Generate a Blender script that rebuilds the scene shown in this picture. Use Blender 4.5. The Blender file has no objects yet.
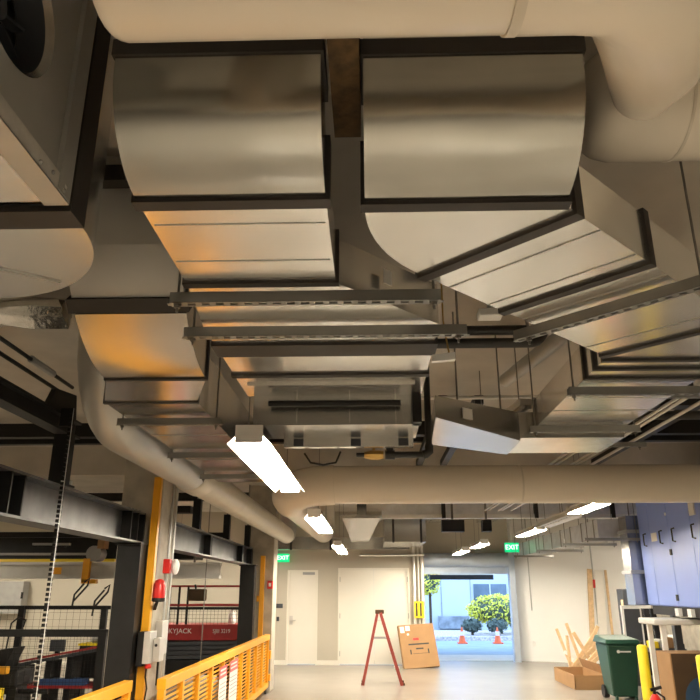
import bpy, bmesh, math, random
from mathutils import Vector, Matrix
random.seed(7)
PI = math.pi
S = bpy.context.scene
COL = S.collection
V = Vector

# ------------------------------------------------------------------ materials
def new_mat(name):
    m = bpy.data.materials.new(name); m.use_nodes = True
    nt = m.node_tree
    return m, nt, nt.nodes['Principled BSDF']

def ramp(nt, src, c0, c1, p0=0.3, p1=0.7):
    r = nt.nodes.new('ShaderNodeValToRGB')
    r.color_ramp.elements[0].position = p0; r.color_ramp.elements[1].position = p1
    r.color_ramp.elements[0].color = (*c0, 1); r.color_ramp.elements[1].color = (*c1, 1)
    nt.links.new(src, r.inputs[0]); return r

def noise(nt, scale, detail=3, stretch=None):
    tc = nt.nodes.new('ShaderNodeTexCoord')
    n = nt.nodes.new('ShaderNodeTexNoise'); n.inputs['Scale'].default_value = scale; n.inputs['Detail'].default_value = detail
    if stretch:
        mp = nt.nodes.new('ShaderNodeMapping'); mp.inputs['Scale'].default_value = stretch
        nt.links.new(tc.outputs['Object'], mp.inputs[0]); nt.links.new(mp.outputs[0], n.inputs['Vector'])
    else:
        nt.links.new(tc.outputs['Object'], n.inputs['Vector'])
    return n

def bump(nt, b, src, strength, dist=0.01):
    bp = nt.nodes.new('ShaderNodeBump'); bp.inputs['Strength'].default_value = strength; bp.inputs['Distance'].default_value = dist
    nt.links.new(src, bp.inputs['Height']); nt.links.new(bp.outputs[0], b.inputs['Normal'])

def paint(name, col, rough=0.5, var=0.08, scale=6, metal=0.0, bmp=0.0, spec=None):
    m, nt, b = new_mat(name)
    n = noise(nt, scale)
    r = ramp(nt, n.outputs[0], tuple(c*(1-var) for c in col), tuple(min(1, c*(1+var)) for c in col))
    nt.links.new(r.outputs[0], b.inputs['Base Color'])
    b.inputs['Roughness'].default_value = rough; b.inputs['Metallic'].default_value = metal
    if spec is not None: b.inputs['Specular IOR Level'].default_value = spec
    if bmp: bump(nt, b, n.outputs[0], bmp)
    return m

def galv(name, col=(.6, .59, .56), r0=.22, r1=.38, wave=.12, scale=3.0, met=.85):
    m, nt, b = new_mat(name)
    n = noise(nt, scale, 4)
    r = ramp(nt, n.outputs[0], tuple(c*.9 for c in col), tuple(min(1, c*1.06) for c in col))
    nt.links.new(r.outputs[0], b.inputs['Base Color'])
    b.inputs['Metallic'].default_value = met
    n2 = noise(nt, 5, 2)
    mr = nt.nodes.new('ShaderNodeMapRange'); mr.inputs['To Min'].default_value = r0; mr.inputs['To Max'].default_value = r1
    nt.links.new(n2.outputs[0], mr.inputs[0]); nt.links.new(mr.outputs[0], b.inputs['Roughness'])
    n3 = noise(nt, 2.2, 1)
    bump(nt, b, n3.outputs[0], wave, .05)
    return m

def emit(name, col, strength):
    m, nt, b = new_mat(name)
    b.inputs['Base Color'].default_value = (*col, 1)
    b.inputs['Emission Color'].default_value = (*col, 1); b.inputs['Emission Strength'].default_value = strength
    return m

M = {}
M['galv'] = galv('galvanised sheet steel', (.55, .545, .525), .18, .26, .06, met=.97)
M['galv_shaded'] = galv('smooth rolled galvanised sheet in shaded tone', (.47, .46, .42), .15, .2, .3, met=.95)  # darker base stands in for the dim reflections on the elbows
M['galv_dull'] = galv('dull galvanised sheet', (.5, .5, .48), .35, .5, .06, met=.5)
M['galv_plain'] = galv('spangled zinc angle', (.66, .64, .60), .4, .5, .02, 25, met=.3)
M['galv_matte'] = galv('weathered zinc sheet', (.78, .80, .83), .35, .45, .02, 8, met=.45)
M['galv_lit'] = galv('galvanised sheet in lit tone', (.90, .89, .86), .15, .25, .03, met=.9)  # base raised to put the bright floor reflection into the duct bottoms
M['flange'] = paint('dark gasket flange', (.028, .024, .021), .6)
M['strut'] = paint('zinc strut', (.33, .33, .31), .45, metal=.7)
M['strut_dark'] = paint('strut shadow slot', (.02, .02, .02), .7)
M['rod'] = paint('threaded rod', (.22, .21, .19), .5, metal=.6)
M['pvc'] = paint('glossy cream pipe jacket', (.80, .73, .62), .22, .02, 2)
M['pvc_joint'] = paint('pipe jacket seam', (.62, .56, .46), .3, .02)
M['cream_duct'] = paint('cream fabric spiral duct', (.70, .66, .57), .4, .04, 4)
M['black'] = paint('black enamelled steel', (.014, .0135, .013), .5, .2, spec=.25)
M['blackpipe'] = paint('black iron pipe', (.022, .02, .018), .5, .2)
M['gantry'] = paint('dark mill steel', (.10, .10, .10), .38, .25, 5, metal=.75)
M['yellow'] = paint('safety orange yellow', (.86, .40, .02), .4, .06)
M['byellow'] = paint('bollard yellow', (.90, .68, .02), .42, .05)
M['red'] = paint('red enamel', (.36, .025, .025), .4, .1)
M['brightred'] = paint('bright red plastic', (.65, .03, .025), .3)
M['ladder_red'] = paint('red fibreglass', (.30, .045, .03), .45, .1)
M['white'] = paint('white paint', (.80, .77, .71), .45, .02)
M['whitemetal'] = paint('white enamel', (.82, .82, .80), .35, .02)
M['wall'] = paint('cream wall paint', (.52, .48, .395), .7, .025, 1.5)
M['wall_white'] = paint('white wall paint', (.86, .86, .84), .65, .015, 1.5)
M['doorp'] = paint('cream door paint', (.80, .765, .68), .5, .015, 1.5)
M['ceil'] = paint('grey concrete soffit', (.50, .465, .41), .85, .1, 2.5, bmp=.2)
M['darkfoam'] = paint('brown spray foam', (.10, .06, .025), .95, .5, 18, bmp=1)
M['conc'] = paint('raw concrete column', (.43, .39, .32), .85, .18, 5, bmp=.3)
M['card'] = paint('brown corrugated cardboard', (.35, .20, .09), .8, .08, 3)
M['card_dark'] = paint('dark printed cardboard', (.06, .032, .010), .7, .1)
M['blueprint'] = paint('blue print', (.02, .06, .12), .6, .2)
M['wood'] = paint('pale pine', (.66, .46, .26), .6, .15, 12)
M['green'] = paint('dark green plastic', (.012, .06, .035), .4, .1)
M['machine'] = paint('periwinkle machine enamel', (.24, .34, .78), .35, .03, 2)
M['brass'] = paint('brass', (.55, .36, .12), .3, metal=1)
M['grey'] = paint('grey enamel', (.35, .35, .34), .5, .08)
M['dgrey'] = paint('charcoal panel', (.05, .055, .065), .5, .1)
M['foil'] = paint('crinkled foil', (.75, .73, .68), .22, .1, 14, metal=1, bmp=1)
M['paper'] = paint('white paper label', (.8, .78, .74), .7, .02)
M['ink'] = paint('printed ink', (.03, .03, .03), .7)
M['navy'] = paint('blue plastic', (.03, .08, .22), .45)
M['asphalt'] = paint('road asphalt', (.30, .36, .42), .85, .1, 2)
M['pave'] = paint('pale pavement', (.62, .62, .60), .85, .06, 3)
M['gravel'] = paint('pale gravel bed', (.60, .52, .50), .95, .4, 14)
M['facade'] = paint('pale facade panel', (.55, .58, .60), .6, .04, .6)
M['facade_dark'] = paint('facade window glass', (.12, .16, .20), .15, .3, 1.5)
M['leaf'] = paint('yellow green leaf', (.78, .72, .10), .6, .35, 5)
M['leafdark'] = paint('dark shrub leaf', (.09, .12, .10), .7, .4, 6)
M['stone'] = paint('landscape stone', (.28, .30, .33), .8, .3, 4)
M['conered'] = paint('traffic cone orange', (.9, .16, .05), .5)
M['steelrail'] = paint('brushed aluminium rail', (.62, .60, .56), .4, .05, metal=.4)
M['silver'] = paint('roll door slats', (.50, .58, .70), .4, .05, metal=.3)
M['tube'] = emit('lit fluorescent tube', (1, .895, .72), 208)
M['exit'] = emit('exit sign green', (.0, .75, .28), .7)
M['exitw'] = emit('exit sign letters', (.85, 1, .9), 1.6)

m, nt, b = new_mat('polished concrete floor')
n = noise(nt, .7, 6); r = ramp(nt, n.outputs[0], (.285, .26, .225), (.33, .30, .262)); nt.links.new(r.outputs[0], b.inputs['Base Color'])
n2 = noise(nt, 3, 4); mr = nt.nodes.new('ShaderNodeMapRange'); mr.inputs['To Min'].default_value = .22; mr.inputs['To Max'].default_value = .28
nt.links.new(n2.outputs[0], mr.inputs[0]); nt.links.new(mr.outputs[0], b.inputs['Roughness']); M['floor'] = m

# ------------------------------------------------------------------ mesh builder
class MB:
    def __init__(s): s.v = []; s.f = []
    def add(s, vs, fs):
        o = len(s.v); s.v += [V(p) for p in vs]; s.f += [tuple(i+o for i in f) for f in fs]; return s
    def box(s, x0, x1, y0, y1, z0, z1):
        return s.hexa([(x0,y0,z0),(x1,y0,z0),(x1,y1,z0),(x0,y1,z0)], [(x0,y0,z1),(x1,y0,z1),(x1,y1,z1),(x0,y1,z1)])
    def hexa(s, a, b): return s.skin([a, b])
    def skin(s, rings, caps=True, closed=False):
        n = len(rings[0]); vs = [p for r in rings for p in r]; fs = []; k = len(rings)
        for i in range(k if closed else k-1):
            for j in range(n):
                fs.append((i*n+j, i*n+(j+1) % n, ((i+1) % k)*n+(j+1) % n, ((i+1) % k)*n+j))
        if caps and not closed: fs.append(tuple(range(n-1, -1, -1))); fs.append(tuple((k-1)*n+j for j in range(n)))
        return s.add(vs, fs)
    def tube(s, pts, r, n=12, caps=True):
        pts = [V(p) for p in pts]; rr = r if isinstance(r, (list, tuple)) else [r]*len(pts)
        rings = []; up = None
        for i, p in enumerate(pts):
            d = (pts[min(i+1, len(pts)-1)]-pts[max(i-1, 0)]).normalized()
            if up is None: up = V((0,0,1)) if abs(d.z) < .9 else V((0,1,0))
            a = d.cross(up).normalized(); up = a.cross(d).normalized()
            rings.append([p+(a*math.cos(t)+up*math.sin(t))*rr[i] for t in [2*PI*q/n for q in range(n)]])
        return s.skin(rings, caps)
    def bar(s, p0, p1, w, h):
        p0 = V(p0); p1 = V(p1); d = (p1-p0).normalized(); up = V((0,0,1)) if abs(d.z) < .9 else V((0,1,0))
        a = d.cross(up).normalized()*w/2; u = a.cross(d).normalized()*h/2
        return s.hexa([p0-a-u, p0+a-u, p0+a+u, p0-a+u], [p1-a-u, p1+a-u, p1+a+u, p1-a+u])
    def ball(s, c, r, sc=(1,1,1), n=14, m=8):
        rings = []
        for i in range(1, m):
            t = PI*i/m; rings.append([(c[0]+r*sc[0]*math.sin(t)*math.cos(2*PI*j/n), c[1]+r*sc[1]*math.sin(t)*math.sin(2*PI*j/n), c[2]-r*sc[2]*math.cos(t)) for j in range(n)])
        return s.skin(rings)
    def lathe(s, c, prof, n=20):
        return s.skin([[(c[0]+r*math.cos(2*PI*j/n), c[1]+r*math.sin(2*PI*j/n), c[2]+z) for j in range(n)] for r, z in prof])
    def xform(s, mat): s.v = [mat @ p for p in s.v]; return s
    def build(s, name, mat, parent=None, bev=0, smooth=40):
        me = bpy.data.meshes.new(name)
        off = world_loc(parent) if parent else V((0,0,0))
        inv = V((0,0,0))
        if not parent:
            xs = [p.x for p in s.v]; ys = [p.y for p in s.v]; off = V(((min(xs)+max(xs))/2, (min(ys)+max(ys))/2, min(p.z for p in s.v)))
        me.from_pydata([p-off for p in s.v], [], s.f)
        bm = bmesh.new(); bm.from_mesh(me); bmesh.ops.recalc_face_normals(bm, faces=bm.faces); bm.to_mesh(me); bm.free()
        me.materials.append(M[mat] if isinstance(mat, str) else mat)
        if smooth:
            for p in me.polygons: p.use_smooth = True
            me.set_sharp_from_angle(angle=math.radians(smooth))
        o = bpy.data.objects.new(name, me); COL.objects.link(o)
        if parent: o.parent = parent
        else: o.location = off
        if bev:
            md = o.modifiers.new('bevel', 'BEVEL'); md.width = bev; md.segments = 2; md.limit_method = 'ANGLE'
        return o

def world_loc(o):
    l = V((0,0,0))
    while o: l = l+o.location; o = o.parent
    return l

def tag(o, label, cat, group=None, kind=None):
    o['label'] = label; o['category'] = cat
    if group: o['group'] = group
    if kind: o['kind'] = kind
    return o
def thing(name, label, cat, loc, group=None):
    o = bpy.data.objects.new(name, None); COL.objects.link(o); o.location = loc; o.empty_display_size = .1
    return tag(o, label, cat, group)
def struct(o, label=None):
    o['kind'] = 'structure'
    if label: o['label'] = label
    return o
def dup(root, delta, label, group=None):
    def cp(o, parent):
        c = o.copy(); COL.objects.link(c); c.parent = parent
        for ch in list(o.children): cp(ch, c)
        return c
    r = cp(root, None); r.location = V(root.location)+V(delta); r['label'] = label
    if group: r['group'] = group
    return r
def Bx(*a): return MB().box(*a)
def text(body, mat, size, loc, rot, parent, name='lettering', depth=.002, squash=1.0):
    cu = bpy.data.curves.new(name, 'FONT'); cu.body = body; cu.size = size; cu.extrude = depth; cu.align_x = 'CENTER'; cu.align_y = 'CENTER'
    t = bpy.data.objects.new('tmp', cu); COL.objects.link(t)
    me = bpy.data.meshes.new_from_object(t.evaluated_get(bpy.context.evaluated_depsgraph_get()))
    bpy.data.objects.remove(t)
    mt = Matrix.Translation(V(loc)-world_loc(parent)) @ rot.to_4x4() @ Matrix.Diagonal((squash, 1, 1, 1))
    me.transform(mt); me.materials.clear(); me.materials.append(M[mat])
    o = bpy.data.objects.new(name, me); COL.objects.link(o); o.parent = parent
    return o
FRONT = Matrix.Rotation(PI/2, 3, 'X')                     # reads from the camera side (-Y)

# ------------------------------------------------------------------ setting
CZ = 3.6
struct(Bx(-10, 6.8, -7, 19.52, -.12, 0).build('floor', 'floor'))
struct(Bx(-10, 6.8, -7, 19.52, CZ, CZ+.08).build('ceiling', 'ceil'))
struct(Bx(-10.15, -10, -7, 19.35, 0, CZ).build('wall_left', 'wall'))
struct(Bx(6.8, 6.95, -7, 19.5, 0, CZ).build('wall_right', 'conc'))
struct(Bx(-10.15, 6.95, -7.15, -7, 0, CZ).build('wall_front', 'conc'))
w = MB(); w.box(-10, -2.1, 18.3, 18.45, 0, CZ); w.box(-1.34, -.84, 18.3, 18.45, 0, CZ); w.box(.93, 1.3, 18.3, 18.45, 0, CZ)
w.box(-2.1, -1.34, 18.3, 18.45, 2.17, CZ); w.box(-.84, .93, 18.3, 18.45, 2.22, CZ)
struct(w.build('wall_back', 'wall'))
struct(Bx(1.15, 1.3, 18.45, 19.5, 0, CZ).build('wall_return', 'wall'))
struct(MB().hexa([(3.62,19.5,0),(6.8,18.4,0),(6.8,18.6,0),(3.62,19.65,0)], [(3.62,19.5,CZ),(6.8,18.4,CZ),(6.8,18.6,CZ),(3.62,19.65,CZ)]).build('wall_back_right', 'wall_white'))
struct(Bx(1.3, 3.62, 19.35, 19.5, 2.3, CZ).build('wall_header', 'wall'))
# doors
d = Bx(-2.06, -1.38, 18.33, 18.38, .01, 2.13).build('door_1', 'doorp'); struct(d)
MB().tube([(-1.99, 18.33, 1.0), (-1.99, 18.27, 1.0), (-1.87, 18.27, 1.0)], .012).build('door_handle', 'steelrail', d)
Bx(-2.03, -1.95, 18.32, 18.33, .9, 1.1).build('lock_plate', 'steelrail', d)
Bx(-1.72, -1.42, 18.27, 18.33, 2.06, 2.12).build('door_closer', 'grey', d)
struct(MB().box(-2.1, -2.06, 18.28, 18.4, 0, 2.17).box(-1.38, -1.34, 18.28, 18.4, 0, 2.17).box(-2.06, -1.38, 18.28, 18.4, 2.13, 2.17).build('trim_1', 'doorp'))
d = Bx(-.80, .043, 18.33, 18.38, .01, 2.18).build('door_2', 'doorp'); struct(d)
for z in (.25, 1.1, 1.95): Bx(-.81, -.785, 18.31, 18.33, z-.06, z+.06).build('hinge', 'grey', d)
d = Bx(.047, .89, 18.33, 18.38, .01, 2.18).build('door_3', 'doorp'); struct(d)
for z in (.25, 1.1, 1.95): Bx(.875, .90, 18.31, 18.33, z-.06, z+.06).build('hinge', 'grey', d)
MB().tube([(.12, 18.33, 1.0), (.12, 18.28, 1.0), (.22, 18.28, 1.0)], .012).build('door_handle', 'steelrail', d)
struct(MB().box(-.84, -.80, 18.28, 18.4, 0, 2.22).box(.89, .93, 18.28, 18.4, 0, 2.22).box(-.8, .89, 18.28, 18.4, 2.18, 2.22).build('trim_2', 'doorp'))
struct(MB().box(-10, -2.1, 18.285, 18.3, 0, .1).box(-1.34, -.84, 18.285, 18.3, 0, .1).box(.93, 1.3, 18.285, 18.3, 0, .1).build('baseboard_back', 'doorp'))
# roll up door opening
struct(MB().box(3.55, 3.70, 19.1, 19.35, 0, 2.75).build('trim_3', 'silver'))
struct(MB().box(1.3, 1.36, 19.2, 19.35, 0, 2.4).build('trim_4', 'silver'))
d = thing('roll_up_door', 'silver roll-up door coiled above the bright loading opening', 'door', (2.45, 19.1, 2.0))
prof = [(19.0+.13+.17*math.cos(t), 2.44+.17*math.sin(t)) for t in [2*PI*i/16 for i in range(16)]]
MB().skin([[(1.32, y, z) for y, z in prof], [(3.54, y, z) for y, z in prof]]).build('coil', 'silver', d)
sl = MB()
for i in range(4): sl.box(1.36, 3.54, 19.24+.006*(i % 2), 19.28, 2.14+i*.06, 2.198+i*.06)
sl.build('curtain', 'silver', d); Bx(1.36, 3.54, 19.22, 19.29, 2.09, 2.14).build('bottom_bar', 'silver', d)
# columns
def column(x0, x1, y0, y1): return struct(Bx(x0, x1, y0, y1, 0, CZ).build('concrete_column', 'conc', bev=.012))
column(-2.48, -2.07, 7.0, 7.55); column(-2.32, -1.81, 13.5, 14.0)
# soffit bars
for y, z, h, t in ((2.66, 3.42, .08, .07), (2.9, 3.46, .07, .07), (3.5, 3.42, .06, .06), (7.9, 3.38, .16, .12), (8.5, 3.42, .12, .1), (11.0, 3.4, .16, .12), (14.2, 3.4, .16, .12)):
    x1 = -.3 if y < 3.5 else (-1.95 if y < 4 else 6.8)
    struct(Bx(-10, x1, y, y+t, z, z+h).build('ceiling_beam', 'black'))
for x in (.62, .95, 3.0):
    struct(Bx(x, x+.08, 6.2, 12, 3.3, 3.38).build('ceiling_beam', 'black'))
struct(Bx(-10, 6.8, 9.6, 9.9, 3.2, 3.6).build('ceiling_beam', 'ceil'))

# ------------------------------------------------------------------ duct helpers
Z0 = 2.75
def sec(x, y, a, w, z0, z1, dx=0):
    dr = V((math.sin(a), math.cos(a), 0)); rt = V((math.cos(a), -math.sin(a), 0)); p = V((x, y, 0))
    L = p-rt*w/2; R = p+rt*w/2
    return [(L.x, L.y, z0), (R.x, R.y, z0), (R.x, R.y, z1), (L.x, L.y, z1)]
def flange(ring, d, wid, grow=.018):
    pts = [V(p) for p in ring]; c = sum(pts, V((0,0,0)))/4
    u = (pts[1]-pts[0]).normalized(); v = (pts[3]-pts[0]).normalized()
    out = []
    for p in pts:
        q = p-c; out.append(p+u*math.copysign(grow, q.dot(u))+v*math.copysign(grow, q.dot(v)))
    d = V(d).normalized()*wid/2
    return MB().skin([[p-d for p in out], [p+d for p in out]])
def varc(x0, x1, yc, R, th, ph, z0=Z0):      # section of a vertical elbow, phi degrees up from the flat bottom
    t = math.radians(ph); zc = z0+R
    yo, zo, yi, zi = yc-R*math.sin(t), zc-R*math.cos(t), yc-(R-th)*math.sin(t), zc-(R-th)*math.cos(t)
    return [(x0, yo, zo), (x1, yo, zo), (x1, yi, zi), (x0, yi, zi)]
def seams(par, pts):                         # raised standing seams across a duct bottom
    for a, b2 in pts: MB().bar(a, b2, .006, .004).build('seam', 'galv_lit', par)

# ---- central duct
t = thing('air_duct', 'central galvanised air duct with curved elbow, flaring into a wide low box', 'air duct', (-.4, 2.5, Z0))
x0, x1, yc, R, th = -.66, -.12, 1.72, .25, .19
y = yc-R; top_ = [(x0,y,3.05),(x1,y,3.05),(x1,y+th,3.05),(x0,y+th,3.05)]
MB().skin([varc(x0, x1, yc, R, th, p) for p in range(0, 91, 5)]+[top_]).build('elbow', 'galv_shaded', t)
MB().hexa(top_, [(p[0],p[1],CZ-.01) for p in top_]).build('riser', 'galv', t)
flange(top_, (0, 0, 1), .05, .008).build('flange', 'flange', t)
flange(sec(-.39, 1.745, 0, .54, Z0, Z0+.19), (0,1,0), .05, .012).build('flange', 'flange', t)
Bx(x0, x1, 1.74, 2.29, Z0, Z0+.19).build('straight_section', 'galv_lit', t)
for yy in (1.87, 2.12): Bx(x0+.01, x1-.01, yy, yy+.004, Z0-.002, Z0).build('seam', 'galv_dull', t)
flange(sec(-.39, 2.30, 0, .54, Z0, Z0+.19), (0,1,0), .035, .012).build('flange', 'flange', t)
MB().skin([[(x0,2.31,Z0),(x1,2.31,Z0),(x1,2.31,Z0+.18),(x0,2.31,Z0+.18)], [(-.70,2.74,Z0),(.29,2.74,Z0),(.29,2.74,Z0+.18),(-.70,2.74,Z0+.18)]]).build('transition', 'galv_lit', t)
lb = MB(); lb.hexa([(.055,2.45,2.81),(.085,2.482,2.81),(.085,2.482,2.87),(.055,2.45,2.87)], [(.058,2.447,2.81),(.088,2.479,2.81),(.088,2.479,2.87),(.058,2.447,2.87)])
lb.build('paper_label', 'paper', t)
Bx(-.70, .29, 2.74, 3.86, Z0, Z0+.18).build('wide_section', 'galv_lit', t)
flange(sec(-.205, 3.03, 0, .99, Z0, Z0+.18), (0,1,0), .16, .014).build('flange', 'flange', t)
flange(sec(-.205, 3.44, 0, .99, Z0, Z0+.18), (0,1,0), .05, .012).build('flange', 'flange', t)
Bx(-.66, .24, 3.6, 3.64, Z0-.012, Z0).build('seam_lip', 'galv_lit', t)
Bx(-.665, .275, 3.86, 4.24, 2.58, Z0+.18).build('outlet_box', 'galv', t)
for xx in (-.42, -.12, .14): Bx(xx, xx+.006, 3.855, 3.86, 2.59, Z0).build('seam', 'galv_lit', t)
MB().tube([(-.57, 3.8, 2.69), (.17, 3.8, 2.69)], .017, 10).build('damper_rod', 'black', t)
Bx(.235, .285, 3.80, 3.90, 2.58, 2.75).build('end_channel', 'black', t)
dm = Bx(-.53, .26, 4.22, 4.27, 2.525, 2.58).build('damper_frame', 'galv_lit', t)
for xx in (-.47, -.12, .17): Bx(xx, xx+.06, 4.215, 4.22, 2.53, 2.575).build('damper_blade', 'dgrey', dm)

# ---- right duct
t = thing('air_duct', 'galvanised air duct on the right that bends diagonally then runs away', 'air duct', (.6, 2.5, Z0))
x0, x1 = -.01, .565
y = yc+.03-R; top_ = [(x0,y,3.06),(x1,y,3.06),(x1,y+th,3.06),(x0,y+th,3.06)]
MB().skin([varc(x0, x1, yc+.03, R, th, p) for p in range(0, 91, 5)]+[top_]).build('elbow', 'galv_shaded', t)
MB().hexa(top_, [(p[0],p[1],CZ-.01) for p in top_]).build('riser', 'galv', t)
flange(top_, (0, 0, 1), .05, .008).build('flange', 'flange', t)
flange(sec(.2775, 1.775, 0, .575, Z0, Z0+.19), (0,1,0), .045, .012).build('flange', 'flange', t)
C = V((.64, 1.79)); ri, ro = .055, .65; rings = []
for i in range(11):
    a = math.radians(45*i/10); L = C+V((-math.cos(a), math.sin(a)))*ro; Rr = C+V((-math.cos(a), math.sin(a)))*ri
    rings.append([(L.x,L.y,Z0),(Rr.x,Rr.y,Z0),(Rr.x,Rr.y,Z0+.19),(L.x,L.y,Z0+.19)])
MB().skin(rings).build('plan_elbow', 'galv_lit', t)
q = PI/4; e1 = V(((rings[-1][0][0]+rings[-1][1][0])/2, (rings[-1][0][1]+rings[-1][1][1])/2)); wd = ro-ri; dv = V((math.sin(q), math.cos(q)))
e2 = e1+dv*1.32
def dsec(k, g=0): p = e1+dv*k; return sec(p.x, p.y, q, wd, Z0, Z0+.19)
MB().skin([dsec(0), dsec(1.32)]).build('diagonal_section', 'galv_lit', t)
flange(dsec(.02), (1,1,0), .045, .012).build('flange', 'flange', t)
flange(dsec(.50), (1,1,0), .04, .012).build('flange', 'flange', t)
flange(dsec(1.30), (1,1,0), .035, .012).build('flange', 'flange', t)
for k in (.16, .40, .63, .80, 1.14):
    s_ = dsec(k); MB().bar(V(s_[0])-V((0,0,.001)), V(s_[1])-V((0,0,.001)), .005, .003).build('seam', 'galv_dull', t)
rt = V((math.cos(q), -math.sin(q))); C2 = e2-rt*(wd/2+.05)
rings = []
for i in range(9):
    a = math.radians(45-45*i/8); r_ = V((math.cos(a), -math.sin(a))); L = C2+r_*.05; Rr = C2+r_*(.05+wd)
    rings.append([(L.x,L.y,Z0),(Rr.x,Rr.y,Z0),(Rr.x,Rr.y,Z0+.19),(L.x,L.y,Z0+.19)])
MB().skin(rings).build('second_plan_elbow', 'galv_lit', t)
xl, xr, ys = rings[-1][0][0], rings[-1][1][0], rings[-1][0][1]
Bx(xl, xr, ys, 4.72, Z0, Z0+.19).build('straight_section', 'galv_lit', t)
for yy in (ys+.02, ys+.16, ys+.32): flange(sec((xl+xr)/2, yy, 0, wd, Z0, Z0+.19), (0,1,0), .03, .012).build('flange', 'flange', t)
for yy in (3.95, 4.25): Bx(xl, xr, yy, yy+.005, Z0-.002, Z0).build('seam', 'galv_dull', t)
flange(sec((xl+xr)/2, 4.71, 0, wd, Z0, Z0+.19), (0,1,0), .03, .012).build('flange', 'galv', t)
RD = (xl, xr)
# branch duct crossing to the left behind it
t = thing('branch_duct', 'grey branch duct running left from the right duct, paper label on its side', 'air duct', (.8, 4.6, 2.7))
MB().hexa([(.40,4.20,2.70),(1.02,4.74,2.66),(1.02,5.25,2.66),(.44,5.05,2.70)], [(.40,4.20,2.84),(1.02,4.74,2.86),(1.02,5.25,2.86),(.44,5.05,2.84)]).build('duct_body', 'galv', t)
MB().hexa([(.585,4.353,2.73),(.655,4.414,2.73),(.655,4.414,2.80),(.585,4.353,2.80)], [(.587,4.351,2.73),(.657,4.412,2.73),(.657,4.412,2.80),(.587,4.351,2.80)]).build('paper_label', 'paper', t)
for p_ in ((.6, 4.7), (.95, 5.0)): MB().tube([(*p_, 2.86), (*p_, CZ-.005)], .006, 6).build('hanger_rod', 'rod', t)
Bx(1.02, RD[1], 4.74, 5.3, 2.68, 2.86).build('corner_box', 'galv_lit', t)

# ---- left lower duct
t = thing('air_duct', 'galvanised air duct on the left with a golden-lit curved elbow and offset collar', 'air duct', (-1.2, 4.5, Z0))
x0, x1, yb, Rb, tb = -1.39, -.86, 3.5, .70, .36
MB().skin([varc(x0, x1, yb, Rb, tb, p) for p in range(0, 45, 3)]).build('elbow', 'galv', t)
MB().skin([varc(x0, x1, yb, Rb, tb, p) for p in range(45, 70, 6)]).build('upper_elbow', 'galv_dull', t)
a = varc(x0, x1, yb, Rb, tb, 69); up = [(p[0], p[1]-.12, CZ-.01) for p in a]
MB().skin([a, up]).build('riser', 'galv_dull', t)
flange(varc(x0, x1, yb, Rb, tb, 46), (0, .68, -.72), .07, .02).build('flange', 'flange', t)
flange(sec(-1.125, 3.50, 0, .53, Z0, Z0+tb), (0,1,0), .03, .008).build('flange', 'flange', t)
MB().skin([[(-1.39,3.5,Z0),(-.86,3.5,Z0),(-.86,3.5,Z0+tb),(-1.39,3.5,Z0+tb)], [(-1.57,3.97,Z0),(-1.02,3.97,Z0),(-1.02,3.97,Z0+tb),(-1.57,3.97,Z0+tb)]]).build('offset_collar', 'galv_lit', t)
flange(sec(-1.295, 3.98, 0, .55, Z0, Z0+tb), (0,1,0), .03, .008).build('flange', 'flange', t)
Bx(-1.57, -1.02, 3.98, 7.2, Z0, Z0+tb).build('straight_section', 'galv', t)
for yy in (4.9, 5.9): Bx(-1.57, -1.02, yy, yy+.006, Z0-.003, Z0).build('seam', 'galv_dull', t)

# ---- near left fan box
t = thing('fan_box', 'big galvanised fan box in the top left corner with a round inlet', 'fan unit', (-1.2, 1.2, Z0))
def faceplate(x, ya, yb2, za, zb, cy, cz, r, n=48):
    mb = MB(); outer = []; inner = []
    for i in range(n):
        a = 2*PI*i/n; c_, s_ = math.cos(a), math.sin(a)
        k = min(((yb2-cy) if c_ > 0 else (ya-cy))/c_ if abs(c_) > 1e-6 else 9, ((zb-cz) if s_ > 0 else (za-cz))/s_ if abs(s_) > 1e-6 else 9)
        outer.append((x, cy+c_*k, cz+s_*k)); inner.append((x, cy+c_*r, cz+s_*r))
    inn2 = [(x-.02, cy+(p[1]-cy)*.93, cz+(p[2]-cz)*.93) for p in inner]; inn3 = [(x-.10, cy+(p[1]-cy)*.98, cz+(p[2]-cz)*.98) for p in inn2]
    out2 = [(x-.005, p[1], p[2]) for p in outer]
    return mb.skin([out2, outer, inner], caps=False), MB().skin([inner, inn2], caps=False), MB().skin([inn2, inn3], caps=False)
fp, lip, cone = faceplate(-.87, .35, 1.74, Z0, CZ-.01, 1.36, 3.11, .185)
fp.build('inlet_plate', 'galv_dull', t); lip.build('inlet_lip', 'galv', t); cone.build('inlet_cone', 'dgrey', t)  # cone is galvanised; charcoal colour paints the unlit interior
bx = MB(); bx.box(-1.6, -.875, .35, 1.74, Z0, Z0+.01); bx.box(-1.6, -.875, .35, .36, Z0, CZ-.01); bx.box(-1.6, -.875, 1.73, 1.74, Z0, CZ-.01); bx.box(-1.6, -1.59, .35, 1.74, Z0, CZ-.01)
bx.build('casing', 'galv_lit', t)
MB().tube([(-.99, 1.36, 3.11), (-.985, 1.36, 3.11)], .19, 32).build('fan_dark_disc', 'black', t)  # black disc painted in for the unlit depth behind the wheel
fb = MB()
for k_ in range(10):
    a_ = 2*PI*k_/10; u_ = V((0, math.cos(a_), math.sin(a_))); w_ = V((0, -math.sin(a_), math.cos(a_)))
    c_ = V((-.975, 1.36, 3.11)); fb.hexa([c_+u_*.05, c_+u_*.05+w_*.01, c_+u_*.15+w_*.05, c_+u_*.15+w_*.04], [p_+V((.035,0,0)) for p_ in (c_+u_*.05, c_+u_*.05+w_*.01, c_+u_*.15+w_*.05, c_+u_*.15+w_*.04)])
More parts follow.
